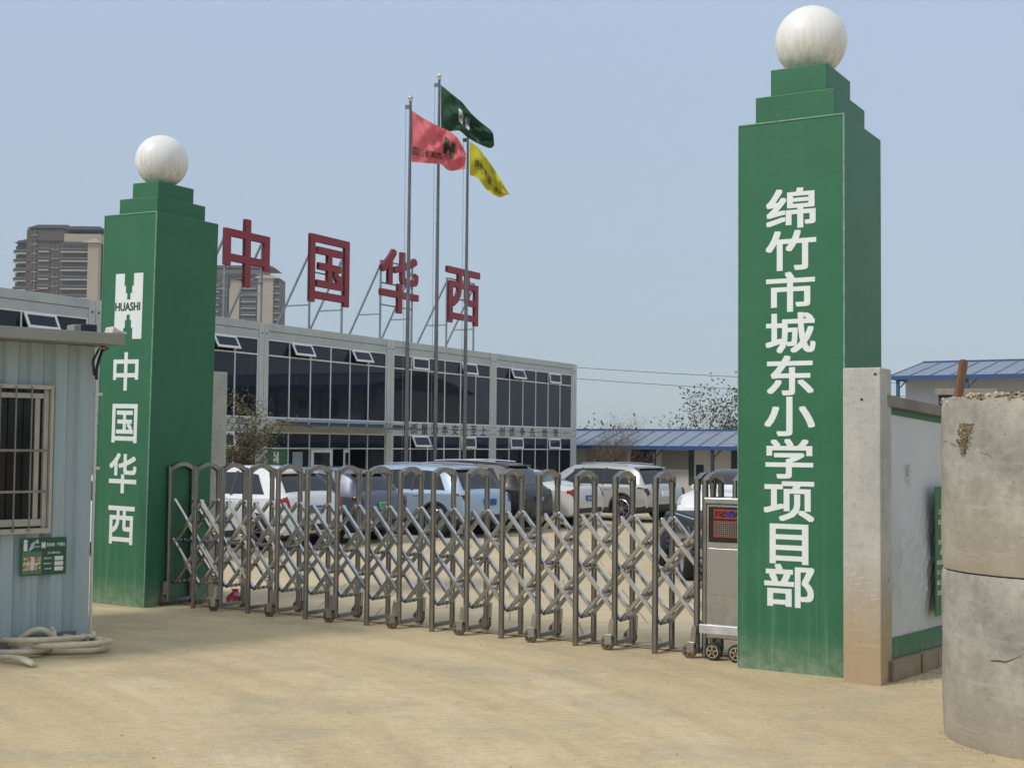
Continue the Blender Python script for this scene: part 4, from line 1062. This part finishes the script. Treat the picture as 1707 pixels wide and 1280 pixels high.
tower('broad beige-brown apartment tower with stepped dark roofs, left of the left green pillar', 430, 90, 15.5,
      [('wall', 40, 112, 380, 2.5, TDK), ('wall', 105, 168, 388, 1.5, TBEI), ('wall', 22, 98, 398, 4.0, TDK), ('wall', 49, 60, 398, 2.6, TBEI), ('wall', 80, 97, 398, 2.6, TBEI), ('wall', 150, 168, 402, -1.5, TBEI), ('wall', 100, 150, 402, 1.0, TDK),
       ('roof', 46, 112, 373, 3, TROOF), ('roof', 108, 168, 376, 2, TROOF), ('roof', 24, 62, 398, 3.5, TROOF), ('roof', 60, 98, 395, 3.0, TROOF), ('roof', 148, 168, 400, -1.5, TBEI),
       ('balcony', 18, 48, 405, 4.0, RAIL), ('balcony', 61, 79, 402, 3.5, RAIL), ('win', 51, 58, 402, 2.6, TWIN), ('win', 82, 88, 402, 2.6, TWIN), ('win', 90, 95, 402, 2.6, TWIN), ('balcony', 103, 148, 404, 1.0, RAIL), ('win', 50, 58, 378, 2.4, TWIN)])
tower('beige apartment tower with window strips, seen beneath the rooftop characters', 600, 410, 11,
      [('wall', 350, 440, 445, 3, TBEI), ('wall', 352, 380, 452, 1.0, TDK), ('wall', 385, 425, 460, 0.5, TBEI), ('wall', 405, 432, 465, -1.0, TDK), ('wall', 432, 458, 458, -2.0, TBEI), ('wall', 455, 467, 462, 0, TDK), ('wall', 385, 402, 478, -2.0, TBEI),
       ('roof', 352, 456, 440, 2, TROOF), ('roof', 380, 430, 455, 0, TROOF), ('roof', 430, 466, 458, -2, TBEI),
       ('balcony', 353, 366, 462, 1.0, RAIL), ('win', 368, 374, 460, 1.0, TWIN), ('win', 376, 380, 460, 1.0, TWIN), ('balcony', 405, 430, 468, -1.0, RAIL), ('balcony', 457, 468, 464, 0, RAIL)])

# ================================================================== CARS
def pchip(xs, ys, x):
    n = len(xs)
    if x <= xs[0]: return ys[0]
    if x >= xs[-1]: return ys[-1]
    h = [xs[i + 1] - xs[i] for i in range(n - 1)]; d = [(ys[i + 1] - ys[i]) / h[i] for i in range(n - 1)]
    m = [d[0]] + [0 if d[i - 1] * d[i] <= 0 else 2 / (1 / d[i - 1] + 1 / d[i]) for i in range(1, n - 1)] + [d[-1]]
    for i in range(n - 1):
        if x <= xs[i + 1]:
            t = (x - xs[i]) / h[i]; t2 = t * t; t3 = t2 * t
            return (2 * t3 - 3 * t2 + 1) * ys[i] + (t3 - 2 * t2 + t) * h[i] * m[i] + (-2 * t3 + 3 * t2) * ys[i + 1] + (t3 - t2) * h[i] * m[i + 1]
CGLASS = mat_plain('car_glass', (.012, .014, .016), .04, 0, Specular_IOR_Level=.7)
TYRE = mat_plain('tyre_rubber', (.016, .016, .017), .75); RIM = mat_plain('alloy_rim', (.45, .45, .46), .3, .9); CLAD = mat_plain('black_car_plastic', (.02, .02, .022), .6)
LAMPR = mat_plain('red_lamp_lens', (.30, .008, .012), .12); LAMPW = mat_plain('clear_lamp_lens', (.45, .47, .5), .08, .3); LAMPD = mat_plain('smoked_lamp_lens', (.05, .012, .014), .1)
PLATEB = mat_plain('blue_number_plate', lin((30, 70, 150)), .4); PLATEG = mat_plain('green_number_plate', lin((120, 180, 140)), .4); PLW = mat_plain('plate_white', (.8, .8, .8), .5); PLK = mat_plain('plate_black', (.02, .02, .02), .5)
KINDS = {  # x from the rear, body top height, shoulder height, half width of the top relative to the body, half body width, underside
 'suv': dict(L=4.65, W=.93, X=[0, .04, .10, .20, .50, .80, 1.9, 2.75, 3.15, 3.62, 3.75, 4.25, 4.52, 4.62, 4.65],
             T=[.66, .90, 1.02, 1.10, 1.50, 1.62, 1.67, 1.62, 1.45, 1.12, 1.08, 1.00, .86, .72, .62],
             B=[.56, .86, .98, 1.02, 1.03, 1.03, 1.02, 1.01, 1.00, .99, .98, .92, .78, .66, .56],
             Q=[.90, .90, .88, .84, .72, .70, .70, .70, .73, .80, .86, .86, .86, .86, .86],
             H=[.80, .87, .90, .91, .93, .93, .93, .93, .93, .93, .92, .90, .84, .76, .70],
             U=[.42, .36, .32, .28, .24, .23, .22, .22, .22, .22, .22, .24, .26, .30, .34], rw=.36, ra=(.86, 3.70), rear=(.21, .66), front=(2.85, 3.58), side=(.62, 3.20), tail=(.030, .115)),
 'sedan': dict(L=4.75, W=.91, X=[0, .04, .10, .16, .55, .95, 1.55, 2.0, 2.7, 3.1, 3.62, 3.75, 4.3, 4.6, 4.71, 4.75],
             T=[.64, .84, .98, 1.03, 1.06, 1.14, 1.38, 1.44, 1.44, 1.36, 1.06, 1.00, .90, .76, .66, .58],
             B=[.55, .80, .92, .96, .97, .96, .95, .95, .94, .93, .92, .91, .83, .70, .60, .52],
             Q=[.90, .90, .88, .86, .82, .76, .68, .67, .67, .70, .80, .86, .86, .86, .86, .86],
             H=[.78, .85, .88, .89, .90, .91, .91, .91, .91, .91, .91, .90, .88, .82, .74, .68],
             U=[.40, .34, .30, .27, .22, .20, .19, .19, .19, .19, .19, .19, .22, .25, .28, .32], rw=.33, ra=(1.0, 3.82), rear=(.98, 1.50), front=(2.78, 3.56), side=(1.12, 3.18), tail=(.035, .13)),
 'hatch': dict(L=4.35, W=.91, X=[0, .04, .09, .16, .42, .75, 1.35, 2.2, 2.7, 3.3, 3.45, 3.95, 4.22, 4.32, 4.35],
             T=[.66, .88, 1.00, 1.08, 1.38, 1.49, 1.56, 1.53, 1.38, 1.04, 1.00, .92, .80, .70, .60],
             B=[.56, .84, .95, .99, 1.0, .99, .98, .97, .96, .95, .94, .86, .74, .64, .54],
             Q=[.90, .88, .86, .82, .72, .69, .68, .68, .71, .80, .86, .86, .86, .86, .86],
             H=[.80, .86, .89, .90, .91, .91, .91, .91, .91, .91, .90, .88, .82, .74, .68],
             U=[.42, .36, .32, .28, .22, .21, .20, .20, .20, .20, .20, .23, .26, .30, .34], rw=.34, ra=(.82, 3.46), rear=(.17, .58), front=(2.36, 3.26), side=(.58, 2.9), tail=(.030, .12)),
}
def paint(name, c, metal=.0, rough=.3, coat=.7):
    b = NB(name); n = b.noise(b.coord(), 2.5, 5); dd = b.noise(b.coord((1, 1, 3)), 7, 5)
    b.color(b.mix(b.ramp(dd, [(.5, 0.0), (.8, .18)]), b.mix(n, mul(c, .96), mul(c, 1.04)), lin((150, 138, 118))))
    return b.set(Roughness=rough, Metallic=metal, Coat_Weight=coat, Coat_Roughness=.05)
def car(label, kind, pm, pos, heading, tail=LAMPR, plate=PLATEB, ptxt='', group='cars parked in front of the office', hs=1.0):
    K = KINDS[kind]; L = K['L']
    t = thing('parked_car', label, 'car', pos, heading, group)
    PTS = lambda x: [pchip(K['X'], K[q], x) for q in ('T', 'B', 'Q', 'H', 'U')]
    def sect(x, tau, side=1):
        T, B, Q, H, Uz = PTS(x); T *= hs; B *= hs; mid = Uz + .50 * (B - Uz); qt = H * Q
        P = [(0, Uz), (H * .86, Uz), (H * .965, Uz + .07), (H, mid), (H * .985, B - .03), (H * .955, B), (qt + .02, T - .055), (qt - .07, T - .012), (qt * .5, T), (0, T + .004)]
        # catmull inside smooth parts, linear at the shoulder break
        i = min(int(tau), len(P) - 2); f = tau - i
        return Vector((x, side * (P[i][0] + (P[i + 1][0] - P[i][0]) * f), P[i][1] + (P[i + 1][1] - P[i][1]) * f))
    xs = [0, .008, .02, .04, .06, .08, .10, .13, .16, .20, .25, .31, .38, .45] + [.5 + (L - 1.0) * k / 44 for k in range(45)] + [L - .40, L - .28, L - .18, L - .10, L - .05, L - .02, L]
    taus = [0, 1, 1.5, 2, 2.33, 2.66, 3, 3.33, 3.66, 4, 4.5, 5, 5.25, 5.5, 5.75, 6, 6.5, 7, 7.5, 8, 9]
    ring = [(1, a) for a in taus] + [(-1, a) for a in reversed(taus[1:-1])]
    m = MB(); vs = [sect(x, a, s) for x in xs for s, a in ring]; n = len(ring)
    m.add(vs, [(i * n + j, i * n + (j + 1) % n, (i + 1) * n + (j + 1) % n, (i + 1) * n + j) for i in range(len(xs) - 1) for j in range(n)] + [tuple(range(n)), tuple(range((len(xs) - 1) * n, len(xs) * n))[::-1]], 0, True)
    body = m.build('body', [pm, CLAD], t, sharp=32)
    for p in body.data.polygons:
        c = p.center
        if c.z < .34 + (.10 if kind == 'suv' else -.03): p.material_index = 1
    cut = MB(); rw = K['rw']
    for xa in K['ra']:
        cut.cyl((xa, -1.3, rw), (xa, -.55, rw), rw + .055, None, 36); cut.cyl((xa, .55, rw), (xa, 1.3, rw), rw + .055, None, 36)
    co = cut.build('cutter', CLAD); co.parent = t
    bo = body.modifiers.new('b', 'BOOLEAN'); bo.object = co; bo.operation = 'DIFFERENCE'; bo.solver = 'EXACT'
    try: bo.material_mode = 'TRANSFER'
    except Exception: pass
    bpy.context.view_layer.update()
    me = bpy.data.meshes.new_from_object(body.evaluated_get(bpy.context.evaluated_depsgraph_get()))
    body.modifiers.clear(); body.data = me; me.set_sharp_from_angle(angle=R(32)); bpy.data.objects.remove(co)
    def patch(name, x0, x1, a0, a1, side, mat, offs, nx=14, na=6, parent=None, shape=None):
        pm_ = MB(); vv = []
        for i in range(nx + 1):
            for j in range(na + 1):
                u, v = i / nx, j / na
                x = x0 + (x1 - x0) * u; a = a0 + (a1 - a0) * v
                if shape: x, a = shape(u, v, x, a)
                p = sect(x, abs(a), side if a >= 0 else -side)
                e = 1e-3; px_ = sect(min(L, x + .02), abs(a), side if a >= 0 else -side) - sect(max(0, x - .02), abs(a), side if a >= 0 else -side)
                pa = sect(x, min(8.99, abs(a) + .05), side if a >= 0 else -side) - sect(x, max(0, abs(a) - .05), side if a >= 0 else -side)
                nn = px_.cross(pa)
                if nn.length < 1e-9: nn = Vector((0, side, .3))
                nn.normalize(); ce = Vector((L / 2, 0, .8))
                if nn.dot(p - ce) < 0: nn = -nn
                vv.append(p + nn * offs)
        w_ = na + 1
        pm_.add(vv, [(i * w_ + j, i * w_ + j + 1, (i + 1) * w_ + j + 1, (i + 1) * w_ + j) for i in range(nx) for j in range(na)], 0, True)
        return pm_.build(name, mat, parent or t, sharp=60)
    def two(name, x0, x1, a0, offs, mat, lo=5.0):    # strip over the centre line: both halves in one mesh
        pm_ = MB(); nx, na = 12, 16; vv = []
        for i in range(nx + 1):
            x = x0 + (x1 - x0) * i / nx
            for j in range(na + 1):
                q = -1 + 2 * j / na; a = 9 - (9 - a0) * abs(q); p = sect(x, a, 1 if q >= 0 else -1)
                dx = sect(min(L, x + .03), 8.5, 1) - sect(max(0, x - .03), 8.5, 1); nn = Vector((-dx.z, 0, dx.x)).normalized()
                vv.append(p + nn * offs)
        w_ = na + 1
        pm_.add(vv, [(i * w_ + j, i * w_ + j + 1, (i + 1) * w_ + j + 1, (i + 1) * w_ + j) for i in range(nx) for j in range(na)], 0, True)
        return pm_.build(name, mat, t, sharp=60)
    two('rear_window', K['rear'][0], K['rear'][1], 6.55, .006, CGLASS)
    two('windscreen', K['front'][0], K['front'][1], 6.5, .006, CGLASS)
    x0, x1 = K['side']
    for s in (1, -1):
        def shp(u, v, x, a):
            T = pchip(K['X'], K['T'], x); 
            return x0 + (x1 - x0) * u + (.30 * (1 - u) ** 3 * v * 1.0) - (.62 * v * max(0, (u - .80) / .2) if True else 0) * 1.0, a
        patch('side_window', x0, x1, 5.10, 5.86, s, CGLASS, .005, 30, 4, None, shp)
        # pillars between the panes
        for f in (.36, .68):
            x = x0 + (x1 - x0) * f
            patch('door_pillar', x - .035, x + .035, 5.06, 5.9, s, CLAD, .009, 2, 4, body)
        for x in (x0 + .35, x0 + (x1 - x0) * .40, x1 - .05):
            patch('door_seam', x - .004, x + .004, 2.2, 4.9, s, CLAD, .002, 1, 8, body)
        for x in (x0 + (x1 - x0) * .30, x0 + (x1 - x0) * .62):
            p = sect(x, 4.0, s); MB().box(p.x - .09, p.x + .09, p.y - .012 if s < 0 else p.y - .01, p.y + .022 if s > 0 else p.y + .012, p.z - .05, p.z - .022).build('door_handle', pm, t, .006)
        p = sect(x1 - .12, 5.0, s)
        mm = MB(); mm.box(-.07, .07, -.09, .09, -.055, .065); o = mm.build('wing_mirror', pm, t, .03, loc=(p.x + .02, p.y + s * .13, p.z + .08)); MB().box(p.x, p.x + .04, min(p.y, p.y + s * .08), max(p.y, p.y + s * .08), p.z + .03, p.z + .06).build('mirror_arm', CLAD, o, loc=(-(p.x + .02), -(p.y + s * .13), -(p.z + .08)))
        patch('tail_light', K['tail'][0], K['tail'][1], 3.8, 6.5, s, tail, .010, 6, 12)
        if kind == 'suv': patch('tail_light_wing', .05, .34, 3.95, 4.45, s, tail, .010, 6, 4)
        else: patch('tail_light_wing', .06, .22, 3.8, 4.5, s, tail, .010, 6, 4)
        patch('headlight', L - .34, L - .07, 4.1, 6.2, s, LAMPW, .008, 8, 8)
        # wheels
        for xa in K['ra']:
            y = s * (K['W'] - .115); wm = MB()
            wm.lathe([(rw - .115, -.10), (rw - .03, -.105), (rw, -.08), (rw, .08), (rw - .03, .105), (rw - .115, .10)], (xa, y, rw), 36, 0, 'y')
            wo_ = wm.build('wheel', TYRE, t, sharp=50)
            rm = MB(); yo = s * .085
            rm.lathe([(rw - .12, 0), (rw - .095, .02), (rw - .11, .03)], (xa, y + (yo if s > 0 else yo), rw), 36, 0, 'y')
            for k in range(10):
                th = k * 2 * math.pi / 10
                rm.bar((xa + .03 * math.cos(th), y + yo, rw + .03 * math.sin(th)), (xa + (rw - .105) * math.cos(th + .1 * (-1) ** k), y + yo, rw + (rw - .105) * math.sin(th + .1 * (-1) ** k)), .022, .03, (0, 1, 0))
            rm.cyl((xa, y + yo - .02, rw), (xa, y + yo + .02, rw), .05, None, 16); rm.build('rim', RIM, wo_)
            MB().cyl((xa, y - .06, rw), (xa, y + .02, rw), rw - .118, None, 24).build('brake_disc', CLAD, wo_)
            if kind == 'suv':
                tr = MB(); pts = [(xa + (rw + .06) * math.cos(q), s * (K['W'] - .012), rw + (rw + .06) * math.sin(q)) for q in [math.pi * i / 20 for i in range(21)]]
                for a, b in zip(pts[:-1], pts[1:]): tr.bar(a, b, .05, .035, (0, 1, 0))
                tr.build('wheel_arch_trim', CLAD, t)
    # plates, badge, bumper
    zp = .78 if kind != 'sedan' else .74
    xr = next(x for x in [k * .002 for k in range(200)] if pchip(K['X'], K['T'], x) * hs >= zp)
    pl_ = MB().box(xr - .035, xr + .02, -.22, .22, zp - .07, zp + .07).build('number_plate', plate, t, .004)
    if ptxt:
        q = MB(); vs_, fs_, ga, gb, gc_, gd = glyph(ptxt, .006, .02)
        q.add([(xr - .036 - (v.z + .02) * .05, -(-.19 + (v.x - ga) / (gb - ga) * .38), zp - .045 + (v.y - gc_) / (gd - gc_) * .09) for v in vs_], fs_); q.build('plate_lettering', PLW if plate is PLATEB else PLK, pl_)
    MB().box(L - .02, L + .02, -.22, .22, .42, .55).build('number_plate', plate, t, .004)
    MB().box(-.03, .10, -.62, .62, .38, .50).build('rear_bumper_insert', CLAD, t, .02)
    MB().box(L - .14, L + .012, -.55, .55, .34, .50).build('grille', CLAD, t, .02)
    for s in (1, -1):
        pts = [sect(K['rear'][1] + .25 + k * .16, 6.9, s) + Vector((0, 0, .035)) for k in range(int((K['front'][0] - K['rear'][1] - .3) / .16))]
        if kind == 'suv' and len(pts) > 2: MB().tube(pts, .016, 6).build('roof_rail', RIM, t)
    if kind != 'sedan':
        xx = K['rear'][1] - .05; p = sect(xx, 7, 1); MB().box(xx - .14, xx + .06, -.55, .55, p.z - .005, p.z + .03).build('rear_spoiler', pm, t, .012)
    return t
def rear_left(px, Y, head):
    """car origin (rear centre) from the photo position of its rear left corner"""
    p = D(px, 760, Y); h = Vector((math.cos(head), math.sin(head), 0)); r = Vector((h.y, -h.x, 0)); q = p + r * .90; return (q.x, q.y, .004)
HD = R(180) + UA
PW1 = paint('white_car_paint', (.78, .78, .76)); PGR = paint('slate_grey_car_paint', lin((74, 82, 96)), .3); PBL = paint('pale_blue_silver_car_paint', lin((160, 180, 196)), .35)
PBK = paint('black_car_paint', (.010, .010, .011), 0, .42, .12); PSW = paint('ivory_car_paint', lin((206, 204, 196))); PSI = paint('silver_car_paint', lin((186, 184, 178)), .45); PDB = paint('blue_grey_car_paint', lin((66, 76, 90)), .3)
car('white saloon nearest the left gate pillar, mostly hidden by the gate', 'sedan', PW1, rear_left(306, 22.6, HD), HD)
car('white hatchback with dark rear window and red tail lamp, left of the slate grey car', 'hatch', PW1, rear_left(478, 25.0, HD), HD, LAMPR, PLATEB, '川A·8Q25', hs=1.03)
car('slate grey car with green number plate, between white hatchback and pale blue SUV', 'hatch', PGR, rear_left(603, 26.9, HD + .05), HD + .05, LAMPD, PLATEG, '川F·D7301')
car('pale blue silver SUV with roof rails in the middle of the row', 'suv', PBL, rear_left(779, 29.0, HD - .06), HD - .06, LAMPD, PLATEB, hs=.965)
car('black SUV seen from behind, right of the pale blue SUV', 'suv', PBK, rear_left(876, 31.0, HD + .12), HD + .12, LAMPD, PLATEB, '川F·6K19')
car('ivory white saloon with bright red tail lamp', 'sedan', PSW, rear_left(958, 32.8, HD + .02), HD + .02, LAMPR, PLATEB, '川A·0AX3')
car('silver SUV with multi-spoke wheel showing, right of the ivory saloon', 'suv', PSI, rear_left(1080, 35.5, HD - .20), HD - .20, LAMPD, PLW, hs=.94)
hh = R(238); p = D(1176, 760, 31.5); car('bright white car with its nose towards the camera, behind the drive cabinet', 'sedan', PW1, (p.x - 4.75 * math.cos(hh), p.y - 4.75 * math.sin(hh), .004), hh, hs=1.04)
# low cargo cart just behind the right end of the gate
ct = thing('cargo_cart', 'low dark blue-grey cart with black wheels just behind the right end of the gate', 'cart', (3.42, 19.9, .004), R(92))
m = MB(); m.prism([(0, .42), (.05, .38), (3.6, .38), (3.85, .48), (3.9, .70), (3.4, .92), (2.9, .95), (.1, .95), (0, .88)], -.62, .62); bd = m.build('body', PDB, ct, .05)
MB().box(.15, 2.8, -.55, .55, .951, .97).build('deck', CLAD, ct, .01)
MB().box(.1, 3.5, -.35, .35, .26, .38).build('chassis', CLAD, ct, .01)
for xa in (.80, 3.25):
    for s_ in (1, -1):
        y = s_ * .66; wm = MB(); rw = .32
        wm.lathe([(rw - .115, -.09), (rw - .03, -.10), (rw, -.07), (rw, .07), (rw - .03, .10), (rw - .115, .09)], (xa, y, rw), 36, 0, 'y'); wo_ = wm.build('wheel', TYRE, ct, sharp=50)
        rm = MB().lathe([(.004, .05), (.06, .06), (.15, .04), (rw - .115, .075), (rw - .10, .09)] if s_ > 0 else [(.004, -.05), (.06, -.06), (.15, -.04), (rw - .115, -.075), (rw - .10, -.09)], (xa, y, rw), 32, 0, 'y'); rm.build('rim', RIM, wo_)
        tr = MB(); pts = [(xa + (rw + .07) * math.cos(q), y, rw + (rw + .07) * math.sin(q)) for q in [math.pi * i / 16 for i in range(17)]]
        for a_, b_ in zip(pts[:-1], pts[1:]): tr.bar(a_, b_, .22, .03, (0, 1, 0))
        tr.build('mudguard', PDB, ct)

# ================================================================== PLANTS
def branchy(label, name, cat, base, H, seed, n_stem, spread, leaf_n, leaf_s, leafmats, barkm, lean=(0, 0), levels=3, group=None, thick=.03, tip=.0, clump=6, up=.55):
    rnd = random.Random(seed); t = thing(name, label, cat, base, 0, group); tr = MB(); tips = []
    def grow(p, d, l, r, lv):
        pts = [p]; rr = [r]; q = p.copy(); dd = d.copy(); ns = 5
        for i in range(ns):
            dd = (dd + Vector((rnd.gauss(0, .10), rnd.gauss(0, .10), rnd.gauss(.03, .06)))).normalized(); q = q + dd * (l / ns); pts.append(q.copy()); rr.append(r * (1 - .7 * (i + 1) / ns))
        tr.tube(pts, rr, 5 if lv else 7)
        if lv >= levels: tips.extend(pts[2:]); return
        if lv >= levels - 1: tips.extend(pts[3:])
        for k in range(rnd.randint(3, 5) if lv else rnd.randint(4, 7)):
            s = rnd.uniform(.35, 1); i = min(ns, int(s * ns)); side = Vector((rnd.gauss(0, 1), rnd.gauss(0, 1), rnd.gauss(0, .3))).normalized()
            nd = (dd * up + side * (1 - up) * 1.1 + Vector((0, 0, .15))).normalized(); grow(pts[i], nd, l * rnd.uniform(.4, .68), rr[i] * .62, lv + 1)
    for k in range(n_stem):
        a = rnd.uniform(0, 6.28); d = Vector((lean[0] + spread * math.cos(a), lean[1] + spread * math.sin(a), 1)).normalized()
        grow(Vector((.06 * math.cos(a), .06 * math.sin(a), -.02)), d, H * rnd.uniform(.5, .68), thick, 0)
    tr.build('trunk', barkm, t)
    if leaf_n and tips:
        lf = MB(); per = max(1, leaf_n // len(tips))
        for c in tips:
            if rnd.random() < tip: continue
            mi = rnd.randrange(len(leafmats)); 
            for _ in range(rnd.randint(max(1, per // 2), per + per // 2 + 1)):
                q = c + Vector((rnd.gauss(0, leaf_s * 1.6), rnd.gauss(0, leaf_s * 1.6), rnd.gauss(0, leaf_s * 1.3))); a = rnd.uniform(0, 6.28); b = rnd.uniform(-.9, .9); s = leaf_s * rnd.uniform(.6, 1.3)
                dx = Vector((math.cos(a) * math.cos(b), math.sin(a) * math.cos(b), math.sin(b))); dy = dx.orthogonal().normalized(); dy.rotate(Matrix.Rotation(rnd.uniform(0, 6.28), 3, dx)); nn = dx.cross(dy)
                lf.add([q - dx * s * .6, q + dy * s * .28 + nn * s * .06, q + dx * s * .6, q - dy * s * .28 + nn * s * .06], [(0, 1, 2, 3)], mi if rnd.random() < .8 else rnd.randrange(len(leafmats)))
        lf.build('foliage', leafmats, t)
    return t
BARK = M('grey_brown_bark', lin((84, 72, 60)), .9, 0, .25, 9); LG = M('dark_green_leaf', (.045, .065, .025), .6, 0, .2, 5); LB = M('bronze_leaf', (.20, .13, .06), .6, 0, .2, 5); LO = M('olive_leaf', (.14, .13, .05), .6, 0, .2, 5)
LD = M('dusty_dark_leaf', (.05, .06, .035), .65, 0, .2, 5); LL = M('light_green_leaf', (.10, .14, .05), .6, 0, .2, 5)
p = D(390, 800, 38); branchy('small bronze-green tree in front of the office, just right of the left pillar', 'ornamental_tree', 'tree', (p.x, p.y, 0), 3.9, 21, 3, .11, 3200, .08, [LB, LO, LG], BARK, levels=2, up=.5, thick=.035)
p = D(424, 800, 40); branchy('thin dark-leaved sapling beside the green notice at the office entrance', 'sapling', 'tree', (p.x, p.y, 0), 2.8, 9, 1, .04, 420, .07, [LG, LD], BARK, levels=2, thick=.02, tip=.2)
for px, Y, H, sd, lab in ((1008, 55, 3.6, 31, 'leafless shrub with fine twigs left of its twin, before the low blue-roofed hut'), (1036, 56, 3.4, 37, 'leafless shrub with a few brown leaves, right of its twin before the low blue-roofed hut')):
    p = D(px, 800, Y); branchy(lab, 'bare_shrub', 'shrub', (p.x, p.y, 0), H, sd, 5, .38, 500, .045, [LO, LB], BARK, levels=3, thick=.03, tip=.35, up=.6)
for px, Y, H, sd, lx, lab, ln in ((1150, 84, 5.6, 41, -.10, 'slender sparsely leaved young tree, leftmost behind the low hut roof', 320), (1182, 86, 7.6, 43, .0, 'taller sparsely leaved young tree, middle of the three behind the low hut roof', 420), (1222, 85, 7.2, 47, .05, 'sparsely leaved young tree partly behind the right-hand green pillar', 620)):
    p = D(px, 735, Y); branchy(lab, 'young_tree', 'tree', (p.x, p.y, 0), H, sd, 3, .25, ln, .21, [LD, LG, LL], BARK, (lx, 0), levels=2, group='young trees behind the low hut', thick=.05, up=.68)
p = D(1195, 735, 82); branchy('bushy pale green shrub peeping over the low hut roof', 'green_shrub', 'shrub', (p.x, p.y, 0), 4.0, 53, 5, .45, 1500, .14, [LL, LD], BARK, levels=2, thick=.03)
# weeds and litter at the pillar's foot
# distant skyline between office and trees
rnd = random.Random(3)
tm = MB()
for k in range(260):
    px = rnd.uniform(965, 1115); c = D(px, 735, 320 + rnd.uniform(-20, 20)); h = rnd.uniform(2.5, 4.6) * (1.25 if px < 1070 else .9)
    for _ in range(16):
        q = Vector((c.x + rnd.gauss(0, 1.2), c.y + rnd.gauss(0, 1.5), abs(rnd.gauss(h * .6, h * .3)))); s = rnd.uniform(.25, .7); a = Vector((rnd.gauss(0, 1), rnd.gauss(0, .5), rnd.gauss(0, 1))).normalized(); b = a.orthogonal().normalized()
        tm.add([q - a * s, q + b * s * .6, q + a * s, q - b * s * .6], [(0, 1, 2, 3)])
tag(tm.build('distant_treeline', LD), kind='stuff')
p = D(1030, 735, 300); k = 300 / F
fb = thing('construction_frame', 'far pale building frame with thin reddish rods above the bare shrubs', 'unfinished building', (p.x, p.y, 0), 0)
m = MB()
for z in (2.6, 4.2): m.box((975 - 1030) * k, (1085 - 1030) * k, 0, 8, z, z + .35)
for px in range(975, 1090, 14): m.box((px - 1030) * k, (px - 1030) * k + .5, 0, .5, 0, 4.2)
m.build('floor_frame', M('pale_far_concrete', lin((150, 146, 142)), .9), fb)
m = MB(); rnd = random.Random(2)
for px in range(985, 1072, 4): m.cyl(((px - 1030) * k, rnd.uniform(0, 4), 4.2), ((px - 1030) * k + rnd.uniform(-.1, .1), 2, 4.5 + rnd.uniform(.3, 2.2 if px < 1015 else 1.0)), .05, None, 4)
m.bar(((990 - 1030) * k, 1, 5.6), ((1018 - 1030) * k, 1, 5.5), .12, .12); m.build('rebar', M('rust_red_rod', lin((140, 96, 92)), .8), fb)
# overhead cables
def cable(pts, label):
    P = []
    a, b = D(*pts[0]), D(*pts[1])
    for i in range(41):
        t_ = i / 40; q = a.lerp(b, t_); q.z -= pts[2] * 4 * t_ * (1 - t_); P.append(q)
    tag(MB().tube(P, .022, 5).build('overhead_cable', DPOST), label, 'cable', 'overhead cables in the sky')
cable(((700, 592, 110), (1560, 640, 110), .35), 'upper of the thin cables crossing the sky behind the office roof and right pillar')
cable(((700, 608, 112), (1560, 662, 112), .4), 'lower of the thin cables crossing the sky behind the office roof and right pillar')

# ================================================================== LOOSE GRIT ON THE GROUND
rnd = random.Random(17); m = MB(); GRIT = M('grit', lin((150, 136, 112)), .95, 0, .3, 20)
for _ in range(420):
    if rnd.random() < .45:
        x = rnd.uniform(0, 1.0); q = G(1475 + 100 * x, 1141 - 22 * x + rnd.gauss(4, 5))
    elif rnd.random() < .4:
        th = rnd.uniform(math.pi * .9, math.pi * 1.7); q = RC + Vector((math.cos(th), math.sin(th), 0)) * (RR + abs(rnd.gauss(.02, .05)))
    else: q = G(rnd.uniform(0, 1700), rnd.uniform(1040, 1279))
    rock(m, (q.x, q.y, .001), rnd.uniform(.002, .006) if rnd.random() < .93 else .011, rnd)
tag(m.build('grit', [GRIT]), kind='stuff')

# ================================================================== HAZE (air over the whole place)
hz = MB().box(-420, 620, -30, 760, -1.0, 95).build('haze', DARK); hz.data.materials.clear(); tag(hz, kind='stuff')
hm_ = bpy.data.materials.new('haze_air'); hm_.use_nodes = True; hn = hm_.node_tree; hn.nodes.clear()
pv = hn.nodes.new('ShaderNodeVolumePrincipled'); pv.inputs['Color'].default_value = (.92, .96, 1, 1); pv.inputs['Density'].default_value = .00028; pv.inputs['Anisotropy'].default_value = .2
ho = hn.nodes.new('ShaderNodeOutputMaterial'); hn.links.new(pv.outputs[0], ho.inputs['Volume']); hz.data.materials.append(hm_)
